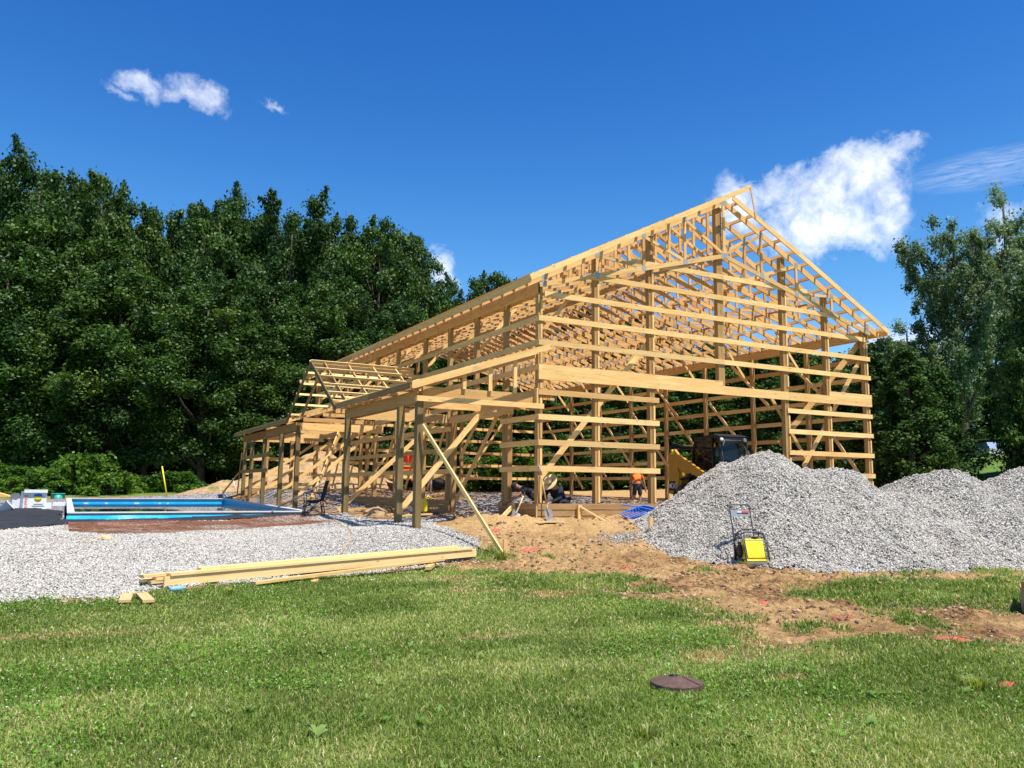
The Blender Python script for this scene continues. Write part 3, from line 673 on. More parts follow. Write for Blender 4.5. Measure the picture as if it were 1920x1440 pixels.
# front header, second header, front rakes
part('porch_header',MB().box(XO-.04,.13,-.042,-.004,2.255,2.375),PINE,'lowest pale board across the porch front')
part('porch_header',MB().box(XO+.15,-.03,.10,.138,2.385,2.61),PINE)
part('porch_rake',MB().beam((-3.42,-.36,ro(-3.42)-.05),(.10,-.36,ro(.10)-.05),T,.135),PINE)
part('porch_rake',MB().beam((-3.30,-.02,ro(-3.3)-.08),(-.02,-.02,ro(-.02)-.08),T,.12),PINE)
for x in (-.62,-1.28,-1.95): part('porch_stud',MB().box(x-.045,x+.045,.04,.04+T,2.6,ro(x)-.15),PINE)
part('porch_stud',MB().box(-.07,-.03,-.03,.1,2.3,2.75),PINE)
yy=.45; ys=[]
while yy<LY: ys.append(yy); yy+=.6096
for y in ys:
    if 5.0<y<10.9:
        # shortened under the dormer
        part('porch_rafter',MB().beam((XO-.02,y,ro(XO)-.1),(-.01,y,ro(-.01)-.1),T,.09),PINE2); continue
    part('porch_rafter',MB().beam((-3.38,y,ro(-3.38)-.07),(-.01,y,ro(-.01)-.07),T,.135),PINE)
for a,b in ((-.38,2.4),(2.4,5.22),(10.78,15.4),(15.4,20.45)):
    part('porch_fascia',MB().box(-3.445,-3.407,a+.001,b-.001,2.475,2.615),POSTW)
for a,b in ((-.36,5.4),(10.6,20.4)):
    for x in (-3.30,):
        part('porch_purlin',MB().beam((x,a,ro(x)+.018),(x,b,ro(x)+.018),.16 if x<-3.2 else .06,.035,up=(-.316,0,.949)),LUMB if x<-3.2 else PINE)
part('porch_ledger',MB().box(-.052,-.012,.1,LY,3.50,3.66),PINE2)
for a in (5.22,10.75):
    part('porch_tie',MB().box(XO+.19,-.02,a+.02,a+.058,2.235,2.49).box(XO+.19,-.02,a+.11,a+.148,2.235,2.48),PINE)
for a in (13.1,15.95,18.4,20.0):
    part('porch_tie',MB().box(XO+.19,-.02,a+.02,a+.058,2.28,2.49),PINE)
for a in (1.15,):
    part('porch_tie',MB().box(XO+.19,-.02,a+.16,a+.198,2.25,2.42),PINE)
# bright boards between rafters deeper in (ceiling ties)
for a in (2.6,3.8,6.6,8.0,9.4,11.9,14.4,17.2): part('porch_tie',MB().box(XO+.5,-.02,a,a+T,2.62,2.76),PINE2)
for z in (1.60,.97,.5):
    part('porch_girt',MB().box(XO+.0,0,LY-.04,LY-.002,z-.15,z),PINE)
for z in (1.60,1.02):
    part('porch_girt',MB().box(XO-.042,XO-.004,15.0,20.25,z-.14,z),POSTW)
for x in (-2.1,-1.0): part('post',MB().box(x-.07,x+.07,LY-.18,LY-.045,-.3,3.0),POSTW)
# diagonal braces of the lean-to
for y,zl,zh in ((1.36,-.32,2.3),(5.35,-.3,2.2),(10.9,-.2,2.25),(13.25,-.05,2.1),(16.1,.05,2.1),(18.6,.2,2.1)):
    brace((XO-.1 if y>1.5 else -3.05,y,zl),(-.35 if y>1.5 else -.7,y,zh+.1),F_,PINE,.13 if y<2 else .11)
brace((.2,5.0,.0),(.2,2.35,2.42),S_,PINE2,.13); brace((.24,4.9,1.2),(.24,2.5,3.4),S_,PINE2,.1)
brace((-2.95,9.0,-.1),(-1.6,10.85,2.3),(.6,-.5,0),PINE,.1)
brace((-2.2,12.,-.1),(-.9,13.1,2.3),(.6,-.5,0),PINE,.1)
brace((XO-.06,20.6,-.1),(XO-.06,20.0,1.75),S_,POSTW,.1); brace((XO-.5,21.7,.0),(XO-.1,20.2,.9),S_,POSTW,.08)
part('kicker_brace',MB().beam((-3.02,-.075,1.72),(-1.72,-1.56,-1.07),T,.088,up=(0,-1,1)),LUMB,'long pale board propping the front porch post from a stake')
# short boards bracing the skirt, stakes
part('skirt_stake',MB().box(1.05,1.15,-.13,-.06,-.62,-.03),PINE); part('skirt_brace',MB().beam((1.12,-.12,-.08),(1.55,-.55,-.42),.09,T),LUMB)
part('skirt_stake',MB().box(-.14,-.09,.95,1.03,-.62,.0),LUMB); part('skirt_brace',MB().beam((-.14,.92,-.05),(-.75,.62,-.45),T,.10),LUMB)
part('corner_stake',MB().box(-.062,-.045,-.04,.0,-.5,-.05),LUMB)
# ---- dormer over the lean-to
DY=7.99; DH=4.16; sl=.585
XF=-3.44
dz=lambda y:DH-sl*abs(y-DY)
for x,m,e in ((XF,TREAT,2.82),(-3.02,POSTW,2.6),(-2.25,PINE,2.25),(-1.45,PINE,1.7),(-.7,PINE,1.1)):
    for s in (-1,1):
        part('dormer_rafter',MB().beam((x,DY,DH-.02),(x,DY+s*e,dz(DY+e)-.02),T,.125 if x<-3 else .088),m)
for k in range(6):
    off=.07+k*.5; z=DH-sl*off+.065
    xe=min(-.05,(z-.0-3.70)/.333) if z<3.72 else -.05
    for s in (-1,1):
        x1=xe
        if s==1 and k>0: x1=min(xe,-.3)
        part('dormer_purlin',MB().beam((XF-.02,DY+s*off,z),(x1,DY+s*off,z),.035,.075,up=(0,.5*s,.86)),LUMB)
part('dormer_ridge',MB().box(XF+.02,-.04,DY-.018,DY+.018,DH-.16,DH-.03),PINE)
part('dormer_tie',MB().beam((-3.05,DY-.75,DH-.44),(-3.05,DY+.75,DH-.44),T,.088),PINE)
for s in (-1,1):
    part('valley_board',MB().beam((-3.3,DY+s*2.7,2.64),(-.05,DY+s*.75,3.72),T,.13),PINE)

# ---------------------------------------------------------------- props
BLACK=plain('black_paint',(.018,.018,.02),.4,.2,.2); YEL=plain('machine_yellow',(.50,.255,.02),.45,0,.12,5,.5,.1,.2); BYEL=plain('bright_yellow',(.85,.68,.015),.35,0,.06,5,.5,0,.3)
STEEL=plain('bare_steel',(.42,.42,.43),.35,.8,.15); DSTEEL=plain('worn_dark_steel',(.10,.095,.09),.5,.6,.35,10); RUB=plain('black_rubber',(.025,.024,.023),.8,0,.3)
WHITE=plain('white_plastic',(.74,.74,.72),.45,0,.06); CARD=plain('brown_cardboard',(.42,.27,.15),.8,0,.1); REDP=plain('marking_paint',(.62,.02,.03),.8,0,.25,20)
NAVY=plain('navy_cloth',(.012,.016,.028),.85,0,.3,30); SKIN=plain('skin',(.42,.22,.14),.55,0,.08); DSKIN=plain('tanned_skin',(.30,.15,.09),.55,0,.08)
ORG=plain('orange_cloth',(.90,.17,.015),.8,0,.12,14); GRN=plain('green_cloth',(.03,.32,.10),.8,0,.15); CHAR=plain('charcoal_cloth',(.05,.055,.055),.85,0,.35,20)
STRAW=plain('straw_hat',(.72,.55,.30),.75,0,.12,60); BLUEP=plain('blue_pipe',(.01,.14,.62),.4,0,.15); LINER=plain('blue_liner',(.02,.50,.95),.35,0,.12,3); COPING=plain('white_coping',(.72,.73,.74),.35,0,.05)
FABR=plain('black_fabric',(.03,.032,.036),.85,0,.3,3,.2,.4); RUST=plain('rusty_wire',(.30,.13,.07),.8,0,.3,20); IRON=plain('rusty_iron',(.12,.072,.055),.75,.2,.3,25,.3,.5)
REDM=plain('red_machine',(.62,.05,.02),.45,0,.15); ORGM=plain('orange_machine',(.75,.18,.03),.5,0,.15); TURQ=plain('turquoise_plastic',(.02,.38,.30),.4); GREY=plain('grey_panel',(.22,.25,.28),.5)
def glassmat(name,col,alpha):
    m,nt,b=newmat(name); b.inputs['Base Color'].default_value=(*col,1); b.inputs['Roughness'].default_value=.05; b.inputs['Specular IOR Level'].default_value=.8
    tr=nt.nodes.new('ShaderNodeBsdfTransparent'); tr.inputs[0].default_value=(.55,.62,.62,1); mx=nt.nodes.new('ShaderNodeMixShader'); mx.inputs[0].default_value=alpha
    nt.links.new(tr.outputs[0],mx.inputs[1]); nt.links.new(b.outputs[0],mx.inputs[2]); o=[x for x in nt.nodes if x.type=='OUTPUT_MATERIAL'][0]; nt.links.new(mx.outputs[0],o.inputs[0]); return m
GLASS=glassmat('cab_glass',(.02,.03,.035),.35)
def text(body,size,loc,rot,m,parent,name='lettering',ext=.002):
    c=bpy.data.curves.new(name,'FONT'); c.body=body; c.size=size; c.extrude=ext; c.align_x='CENTER'; c.align_y='CENTER'
    t=bpy.data.objects.new(name,c); me=bpy.data.meshes.new_from_object(t); bpy.data.objects.remove(t)
    o=bpy.data.objects.new(name,me); COL.objects.link(o); me.materials.clear(); me.materials.append(m); o.location=loc; o.rotation_euler=rot; o.parent=parent; return o
def rounded(pts,r,n=4):
    out=[];N=len(pts)
    for i,p in enumerate(pts):
        a=Vector(pts[i-1]);b=Vector(p);c=Vector(pts[(i+1)%N]); d1=(a-b);d2=(c-b); rr=min(r,d1.length*.45,d2.length*.45)
        s=b+d1.normalized()*rr;e=b+d2.normalized()*rr
        for k in range(n+1):
            t=k/n; q=s*(1-t)**2+b*2*t*(1-t)+e*t*t; out.append(tuple(q))
    return out
# --- compact track loader (local: x forward, y left, z up)
def loader():
    r=empty('compact_track_loader',(7.58,2.05,-.18),math.radians(-97),'yellow and black compact track loader behind the largest gravel pile','track loader')
    r.scale=(.84,1,1)
    for s in (-1,1):
        mb=MB(); pr=rounded([(-1.15,.12),(-.7,0),(.75,0),(1.1,.22),(.75,.62),(-.6,.70),(-1.25,.45)],.22,5)
        y0=.60 if s>0 else -.92; mb.prism(pr,(0,y0,0),(1,0,0),(0,0,1),(0,.32,0))
        o=mb.build('track',RUB,r)
        l=MB(); N=len(pr)
        per=[]; 
        for i in range(N):
            a=Vector(pr[i]);b=Vector(pr[(i+1)%N]); L=(b-a).length; k=max(1,int(L/.11))
            for j in range(k): per.append((a+(b-a)*(j/k),(b-a).normalized()))
        for p,d in per: l.beam((p.x-d.x*.025,y0+.16,p.y-d.y*.025),(p.x+d.x*.025,y0+.16,p.y+d.y*.025),.34,.07,up=(-d.y,0,d.x))
        l.build('track_lugs',RUB,o)
        w=MB(); 
        M=Matrix.Rotation(PI/2,3,'X')
        for x,z,rr in ((-.85,.40,.22),(-.35,.16,.12),(.05,.16,.12),(.45,.16,.12),(.75,.25,.15),(.1,.52,.07)): w.lathe([(0,-.18),(rr,-.18),(rr,.18),(0,.18)],(x,y0+.16,z),16,M=M)
        w.build('track_wheels',DSTEEL,o)
    b=MB(); b.prism(rounded([(-1.3,.45),(1.0,.35),(1.05,.9),(.6,1.0),(-.9,1.15),(-1.35,.95)],.08,3),(0,-.58,0),(1,0,0),(0,0,1),(0,1.16,0)); b.build('chassis',BLACK,r)
    b=MB(); b.prism(rounded([(-1.5,.5),(-1.05,.45),(-.75,1.0),(-1.0,1.32),(-1.42,1.28)],.1,3),(0,-.84,0),(1,0,0),(0,0,1),(0,1.68,0)); cw=b.build('rear_cover',YEL,r)
    for s in (-1,1):
        b=MB(); b.prism(rounded([(-1.62,.42),(-1.12,.36),(-.88,1.0),(-1.28,1.72),(-1.55,1.68)],.07,3),(0,s*.86-.035,0),(1,0,0),(0,0,1),(0,.07,0)); tw=b.build('rear_tower',YEL,r)
        b=MB(); b.box(-1.56,-1.14,s*.90-.004,s*.90+.004,.50,.80); b.build('decal_panel',BLACK,tw)
        t=text('CAT',.24,(-1.24,s*.906,.65),(PI/2,0,PI if s>0 else 0),WHITE,tw); 
        t.scale=(.8,1,1); t2=MB().box(-1.53,-1.42,s*.906-.003,s*.906+.003,.60,.71).build('decal_mark',WHITE,tw)
        a=MB(); 
        arm=rounded([(-1.45,1.66),(-1.2,1.80),(-.95,1.62),(.55,1.08),(.92,.96),(1.22,.62),(1.38,.2),(1.22,.16),(1.02,.56),(.75,.74),(-.1,1.04),(-.55,1.02),(-.9,1.18),(-1.15,1.36)],.05,2)
        a.prism(arm,(0,s*.86-.045,0),(1,0,0),(0,0,1),(0,.09,0)); am=a.build('lift_arm',YEL,r)
        h=MB(); h.tube([(-.95,s*.80,.85),(-.2,s*.80,.98)],.05,10).tube([(-.3,s*.80,.96),(.6,s*.80,1.1)],.025,8); h.build('lift_cylinder',BLACK,am)
        p=MB(); p.lathe([(0,-.07),(.085,-.07),(.085,.07),(0,.07)],(-1.30,s*.86,1.70),14,M=Matrix.Rotation(PI/2,3,'X')); p.build('pivot_cap',BYEL,am)
    b=MB(); b.box(-1.6,-1.48,-.8,.8,1.82,1.92).box(-1.6,-1.45,-.88,-.8,1.2,1.92).box(-1.6,-1.45,.8,.88,1.2,1.92); b.build('rear_guard',BLACK,r)
    # cab
    c=MB(); yy=.46
    side=[(-.72,.95),(-.72,1.72),(-.52,2.07),(.62,2.16),(.86,2.06),(1.02,.78)]
    for s in (-1,1):
        for i in range(len(side)-1):
            c.beam((side[i][0],s*yy,side[i][1]),(side[i+1][0],s*yy,side[i+1][1]),.07,.09)
        c.beam((.45,s*yy,2.12),(.50,s*yy,.85),.06,.09); c.beam((-.72,s*yy,1.0),(1.0,s*yy,.85),.06,.12)
    c.prism([(-.60,1.98),(-.5,2.12),(.62,2.20),(.95,2.12),(.90,2.02),(.6,2.10)],(0,-.52,0),(1,0,0),(0,0,1),(0,1.04,0))
    c.box(.82,.93,-.5,.5,1.92,2.1).box(.94,1.04,-.5,.5,.78,.95).box(-.76,-.7,-.46,.46,.95,1.75)
    cab=c.build('cab',BLACK,r)
    for s in (-1,1):
        g=MB(); g.prism([(-.66,1.05),(-.66,1.70),(-.50,2.0),(.42,2.07),(.46,.95)],(0,s*.47,0),(1,0,0),(0,0,1),(0,.006,0)); win=g.build('side_window',GLASS,cab)
        g=MB()
        for k in range(8): g.box(-.60+k*.13,-.592+k*.13,s*.44-.004,s*.44+.004,1.05,1.95)
        for k in range(7): g.box(-.64,.44,s*.44-.004,s*.44+.004,1.1+k*.13,1.108+k*.13)
        g.build('window_guard',BLACK,win)
    g=MB(); P=[(-.40,.98),(-.44,1.72),(-.30,2.0),(.30,2.0),(.44,1.72),(.40,.98)]
    g.prism(P,(1.055,0,0),(-.0,1,0),(-.085,0,1),(.008,0,0))
    for i,q in enumerate([v for v in g.v]): g.v[i]=(1.06-(q[2]-.9)*.14,q[1],q[2])
    dr=MB(); 
    fr=[(1.07-(z-.9)*.14,y,z) for y,z in P]; dr.tube(fr,.022,8,closed=True); d=dr.build('door',DSTEEL,r)
    gg=MB(); n=len(P); 
    gg.add([(1.066-(z-.9)*.14,y,z) for y,z in P]+[(1.058-(z-.9)*.14,y,z) for y,z in P],[tuple(range(n)),tuple(range(2*n-1,n-1,-1))]+[(i,(i+1)%n,n+(i+1)%n,n+i) for i in range(n)]); gg.build('door_glass',GLASS,d)
    MB().box(1.035,1.075,-.36,-.31,1.15,1.42).build('door_handle',BLACK,d)
    for s in (-1,1):
        l=MB(); l.lathe([(0,.0),(.05,0),(.06,-.05),(0,-.06)],(.97,s*.42,2.02),12,M=Matrix.Rotation(PI/2,3,'Y')); l.build('work_light',WHITE,r)
        m=MB(); m.tube([(.9,s*.5,1.75),(.98,s*.62,1.70)],.012,6).box(.96,.99,s*.62-.05,s*.62+.05,1.52,1.74); m.build('mirror',BLACK,r)
    s=MB(); s.box(-.35,.15,-.25,.25,1.0,1.12).box(-.42,-.3,-.25,.25,1.1,1.7); s.build('seat',BLACK,r)
    bk=MB(); bk.prism(rounded([(1.3,.02),(2.05,.0),(2.05,.03),(1.5,.12),(1.42,.62),(1.35,.66)],.05,2),(0,-.95,0),(1,0,0),(0,0,1),(0,1.9,0)); bk.build('bucket',DSTEEL,r)
    return r
loader()
# ---- people: skinned skeletons
def skinned(name,verts,edges,rad,m,parent=None,sub=2,root=0):
    me=bpy.data.meshes.new(name); me.from_pydata([tuple(v) for v in verts],edges,[]); o=bpy.data.objects.new(name,me); COL.objects.link(o)
    md=o.modifiers.new('s','SKIN'); md.use_smooth_shade=True
    for i,sv in enumerate(me.skin_vertices[0].data):
        r=rad[i]; sv.radius=(r,r) if not isinstance(r,tuple) else r; sv.use_root=(i==root)
    su=o.modifiers.new('u','SUBSURF'); su.levels=sub; su.render_levels=sub
    dg=bpy.context.evaluated_depsgraph_get(); dg.update(); me2=bpy.data.meshes.new_from_object(o.evaluated_get(dg)); me2.name=name
    bpy.data.objects.remove(o); me2.materials.clear(); me2.materials.append(m)
    for p in me2.polygons: p.use_smooth=True
    o=bpy.data.objects.new(name,me2); COL.objects.link(o); 
    if parent: o.parent=parent
    return o
def figure(J,label,loc,rz,skin,top,bottom,sleeve=.5,bot='shorts',shoes=BLACK,name='person',hat=None,hair=(.03,.02,.015),scale=1):
    """J: dict of joint positions (x fwd, y left, z up)"""
    root=empty(name,loc,rz,label,'person'); root.scale=(scale,)*3
    V=[];E=[];Rr=[]; idx={}
    def a(k,p,r,par=None):
        idx[k]=len(V); V.append(Vector(p)); Rr.append(r)
        if par is not None: E.append((idx[par],idx[k]))
    pel=Vector(J['pelvis']);ch=Vector(J['chest']);nk=Vector(J['neck']);hd=Vector(J['head'])
    a('pel',pel,(.13,.15)); a('wst',pel.lerp(ch,.45),(.115,.135),'pel'); a('ch',ch,(.13,.16),'wst'); a('nk',nk,.058,'ch'); a('nk2',nk.lerp(hd,.45),.055,'nk')
    a('h1',nk.lerp(hd,.8),.075,'nk2'); a('hd',hd,(.088,.09),'h1'); a('ht',hd+(hd-nk).normalized()*.085,.06,'hd')
    for s,S in (('l',1),('r',-1)):
        sh=Vector(J['sh'+s]);el=Vector(J['el'+s]);wr=Vector(J['wr'+s]); 
        a('sh'+s,sh,.062,'ch'); a('ua'+s,sh.lerp(el,.5),.05,'sh'+s); a('el'+s,el,.042,'ua'+s); a('fa'+s,el.lerp(wr,.35),.042,'el'+s); a('wr'+s,wr,.028,'fa'+s)
        d=(wr-el).normalized(); side=Vector(J.get('palm'+s,d.cross(Vector((0,1,0)))));side=(side-d*side.dot(d)).normalized()
        a('pm'+s,wr+d*.05,.032,'wr'+s); a('pk'+s,wr+d*.085,.034,'pm'+s)
        nn=d.cross(side)
        for f,(o,l) in enumerate(((-.03,.07),(-.01,.082),(.011,.076),(.031,.06))):
            b=wr+d*.095+side*o; a('f%d'%f+s,b,.0115,'pk'+s); a('g%d'%f+s,b+d*l*.55+nn*.008,.0095,'f%d'%f+s); a('e%d'%f+s,b+d*l*.9+nn*.03,.008,'g%d'%f+s)
        tb=wr+d*.035-side*.035; a('t1'+s,tb,.014,'pm'+s); a('t2'+s,tb+d*.035-side*.022+nn*.01,.011,'t1'+s); a('t3'+s,tb+d*.06-side*.026+nn*.02,.009,'t2'+s)
        hp=Vector(J['hp'+s]);kn=Vector(J['kn'+s]);an=Vector(J['an'+s]);to=Vector(J['to'+s])
        a('hp'+s,hp,.095,'pel'); a('th'+s,hp.lerp(kn,.5),.078,'hp'+s); a('kn'+s,kn,.058,'th'+s); a('cf'+s,kn.lerp(an,.35),.058,'kn'+s); a('an'+s,an,.038,'cf'+s); a('to'+s,to,.035,'an'+s)
    body=skinned('body',V,E,Rr,skin,root,2)
    fw=Vector(J.get('face',(1,0,0))).normalized(); up=(hd-nk).normalized(); fw=(fw-up*fw.dot(up)).normalized(); sd=up.cross(fw)
    fm=MB(); fm.prism([(-.012,-.03),(.012,-.03),(0,.02)],hd+fw*.082-up*.0,sd,up,fw*.022); fm.build('nose',skin,body)
    [MB().lathe([(0,-.008),(.011,-.004),(.011,.004),(0,.008)],hd+fw*.083+sd*k*.032+up*.02,8).build('eye',BLACK,body) for k in (-1,1)]
    fm=MB(); fm.beam(hd+fw*.082-sd*.022-up*.048,hd+fw*.082+sd*.022-up*.048,.008,.01); fm.build('mouth',REDM,body)
    [MB().lathe([(0,-.03),(.014,-.015),(.014,.015),(0,.03)],hd+sd*k*.09,8).build('ear',skin,body) for k in (-1,1)]
    if hair:
        H=plain('hair',hair,.7,0,.3,40); skinned('hair',[hd-fw*.02+up*.0,hd-fw*.025+up*.05,hd-fw*.01+up*.09],[(0,1),(1,2)],[.088,.092,.06],H,root,2)
    # clothing
    c=['pel','wst','ch','nk']; VV=[V[idx[k]] for k in c]; RR=[(.145,.165),(.135,.155),(.148,.178),.075]; EE=[(0,1),(1,2),(2,3)]
    VV[3]=ch.lerp(nk,.8)
    for s in 'lr':
        i=len(VV); sh=V[idx['sh'+s]];el=V[idx['el'+s]];wr=V[idx['wr'+s]]; VV+=[sh,sh.lerp(el,.55)]; RR+=[.078,.068]; EE+=[(2,i),(i,i+1)]
        if sleeve>.6: VV+=[el,el.lerp(wr,.5),el.lerp(wr,.85)]; RR+=[.058,.052,.042]; EE+=[(i+1,i+2),(i+2,i+3),(i+3,i+4)]
    skinned('shirt',VV,EE,RR,top,root,2)
    VV=[pel.lerp(ch,.08)];RR=[(.145,.165)];EE=[]
    for s in 'lr':
        i=len(VV);hp=V[idx['hp'+s]];kn=V[idx['kn'+s]];an=V[idx['an'+s]]; VV+=[hp,hp.lerp(kn,.55),hp.lerp(kn,.95)]; RR+=[.11,.098,.09]; EE+=[(0,i),(i,i+1),(i+1,i+2)]
        if bot=='long': VV+=[kn.lerp(an,.5),kn.lerp(an,.92)]; RR+=[.075,.062]; EE+=[(i+2,i+3),(i+3,i+4)]
    skinned('shorts' if bot=='shorts' else 'trousers',VV,EE,RR,bottom,root,2)
    for s in 'lr':
        an=V[idx['an'+s]];to=V[idx['to'+s]]; skinned('shoe',[an-Vector((0,0,.02)),an.lerp(to,.5)-Vector((0,0,.012)),to],[(0,1),(1,2)],[.052,.047,.045],shoes,root,2)
    if hat=='straw':
        hm=MB(); q=up.to_track_quat('Z','Y').to_matrix(); cc=hd+up*.035
        hm.lathe([(.0,.135),(.05,.135),(.088,.11),(.10,.03),(.102,.0),(.16,-.012),(.215,.0),(.218,-.006),(.16,-.02),(.098,-.012)],cc,24,M=q); ho=hm.build('straw_hat',STRAW,root)
        b=MB(); b.lathe([(.103,.0),(.104,.035),(.1,.036)],cc,24,M=q); b.build('hat_band',BLACK,ho)
    if hat=='cap':
        hm=MB(); q=up.to_track_quat('Z','Y').to_matrix(); cc=hd+up*.03
        hm.lathe([(.0,.10),(.05,.092),(.09,.05),(.10,.0)],cc,20,M=q); hm.prism([(-.07,0),(.07,0),(.05,.09),(-.05,.09)],cc,sd,fw,up*.012+fw*.0); 
        for i,v in enumerate(hm.v[-8:]): hm.v[len(hm.v)-8+i]=tuple(Vector(v)+fw*.08)
        hm.build('cap',NAVY,root)
    return root
# worker bending, seen from behind, orange shirt
cy,sy=math.cos,math.sin
J=dict(pelvis=(0,0,.93),chest=(.30,0,1.28),neck=(.46,0,1.42),head=(.62,0,1.44),face=(.6,0,-.8),
 shl=(.34,.17,1.33),shr=(.34,-.17,1.33),ell=(.38,.27,1.05),elr=(.38,-.27,1.05),wrl=(.42,.30,.80),wrr=(.42,-.30,.80),
 hpl=(0,.09,.90),hpr=(0,-.09,.90),knl=(.03,.12,.49),knr=(.05,-.12,.49),anl=(0,.12,.09),anr=(0,-.12,.09),tol=(.16,.13,.045),tor=(.16,-.13,.045))
figure(J,'worker in an orange T-shirt and dark shorts bending over inside the barn',(10.35,9.65,hz1(10.35,9.65)-.02),math.radians(50),SKIN,ORG,CHAR,sleeve=.5,hat=None)
# crouching worker with straw hat just inside the corner
J=dict(pelvis=(-.30,0,.40),chest=(.02,0,.70),neck=(.17,0,.80),head=(.28,0,.86),face=(.55,0,-.85),
 shl=(.06,.18,.73),shr=(.06,-.18,.73),ell=(.22,.26,.48),elr=(.22,-.22,.48),wrl=(.46,.10,.36),wrr=(.46,-.05,.36),
 hpl=(-.30,.10,.38),hpr=(-.30,-.10,.38),knl=(.08,.20,.34),knr=(.02,-.20,.12),anl=(-.08,.20,.07),anr=(-.36,-.20,.10),tol=(.09,.22,.04),tor=(-.30,-.2,.04))
figure(J,'worker in navy with a wide straw hat, crouching behind the corner skirt board',(.88,.62,-.36),math.radians(205),SKIN,NAVY,NAVY,sleeve=1,bot='long',hat='straw')
J=dict(pelvis=(-.42,0,.42),chest=(-.02,0,.66),neck=(.12,0,.70),head=(.24,.02,.74),face=(.6,0,-.8),
 shl=(.02,.18,.68),shr=(.02,-.18,.66),ell=(.22,.24,.50),elr=(.24,-.16,.48),wrl=(.46,.12,.36),wrr=(.48,-.02,.34),
 hpl=(-.40,.10,.38),hpr=(-.40,-.10,.38),knl=(-.08,.22,.12),knr=(-.10,-.20,.12),anl=(-.50,.2,.09),anr=(-.5,-.20,.09),tol=(-.44,.22,.04),tor=(-.44,-.2,.04))
figure(J,'kneeling worker in black with bare forearms stretched out left of the corner post',(.42,1.35,-.34),math.radians(155),DSKIN,NAVY,NAVY,sleeve=.5,bot='long',hat='cap')
# driver
J=dict(pelvis=(-.12,0,.12),chest=(-.08,0,.50),neck=(-.05,0,.63),head=(.0,0,.78),face=(1,0,0),
 shl=(-.07,.18,.55),shr=(-.07,-.18,.55),ell=(.05,.24,.30),elr=(.05,-.24,.30),wrl=(.26,.20,.28),wrr=(.26,-.20,.28),
 hpl=(-.10,.10,.10),hpr=(-.10,-.10,.10),knl=(.36,.12,.14),knr=(.36,-.12,.14),anl=(.48,.12,-.16),anr=(.48,-.12,-.16),tol=(.60,.12,-.2),tor=(.60,-.12,-.2))
figure(J,'driver in a green shirt seated inside the cab of the track loader',(7.58,2.02,.93),math.radians(-97),DSKIN,GRN,CHAR,sleeve=.5,bot='long',hat=None)
# ---- plate compactor (x forward, y left)
def compactor():
    x0,y0=2.0,-4.78; r=empty('plate_compactor',(x0,y0,hz1(x0,y0)+.0),math.atan2(-.93,-.36)+math.radians(0),'yellow walk-behind plate compactor with a tall folding handle, in front of the largest gravel pile','plate compactor')
    r.scale=(1.08,.98,1.12)
    p=MB(); p.prism([(-.26,.09),(-.20,.02),(.22,.02),(.30,.12),(.30,.15),(.21,.05),(-.19,.05),(-.25,.11)],(0,-.25,0),(1,0,0),(0,0,1),(0,.50,0)); p.build('base_plate',STEEL,r)
    p=MB(); p.box(-.16,.20,-.20,.20,.055,.13).prism([(.14,.05),(.30,.12),(.26,.20),(.14,.16)],(0,-.21,0),(1,0,0),(0,0,1),(0,.42,0)); p.build('vibrator_housing',BYEL,r)
    p=MB(); p.box(-.18,.12,-.16,.16,.20,.42).lathe([(0,-.03),(.10,-.03),(.11,.03),(0,.04)],(-.05,-.20,.30),18,M=Matrix.Rotation(PI/2,3,'X')).box(-.15,-.02,-.2,.2,.36,.46)
    for k in range(6): p.box(-.16,.10,-.19,-.165,.22+k*.035,.235+k*.035)
    p.build('engine',BLACK,r)
    p=MB(); pr=rounded([(.02,.17),(.245,.20),(.13,.52),(-.02,.52)],.05,3); p.prism(pr,(0,-.19,0),(1,0,0),(0,0,1),(0,.38,0)); h=p.build('water_tank',BYEL,r)
    t=MB(); t.tube([(.30,-.21,.20),(.15,-.21,.56),(.15,.21,.56),(.30,.21,.20)],.011,8,closed=True); t.build('tank_rim',BLACK,h)
    p=MB(); p.lathe([(0,.04),(.045,.04),(.05,0),(0,0)],(.06,.05,.52),14); p.build('tank_cap',BLACK,r)
    f=MB()
    for s in (-1,1): f.tube([(-.20,s*.24,.13),(-.23,s*.24,.45),(-.12,s*.24,.60),(.06,s*.24,.60),(.18,s*.24,.50),(.30,s*.24,.16)],.014,8)
    f.tube([(-.12,-.24,.60),(-.12,-.10,.68),(-.12,.10,.68),(-.12,.24,.60)],.014,8).tube([(.06,-.24,.60),(.06,-.12,.64),(.06,.12,.64),(.06,.24,.60)],.014,8); f.build('roll_cage',DSTEEL,r)
    hd=MB(); pts=[(-.20,-.215,.12),(-.27,-.215,.50),(-.46,-.215,1.06),(-.475,-.18,1.10),(-.475,.18,1.10),(-.46,.215,1.06),(-.27,.215,.50),(-.20,.215,.12)]
    hd.tube(pts,.015,8); hh=hd.build('handle',DSTEEL,r)
    q=MB(); q.beam((-.405,0,.90),(-.44,0,1.0),.41,.008,up=(1,0,.3)); q.build('handle_panel',GREY,hh)
    q=MB(); q.beam((-.412,-.06,.955),(-.425,-.06,.992),.13,.004,up=(1,0,.3))
    q=MB()
    import mathutils
    q.prism([(0,0),(.15,0),(.15,.032),(0,.032)],(-.406,.03,.955),(0,1,0),(-.33,0,.94),(.006,0,.002)); q.build('panel_mark',REDM,hh)
    q=MB(); q.prism([(0,0),(.09,0),(.09,.016),(0,.016)],(-.406,-.07,.960),(0,1,0),(-.33,0,.94),(.006,0,.002)); q.build('panel_lettering',WHITE,hh)
    w=MB(); [w.tube([(-.27,s*.215,.50),(-.245,s*.215,.36),(-.2,s*.2,.2)],.02,8) for s in (-1,1)]; w.build('handle_spring',BLACK,hh)
compactor()
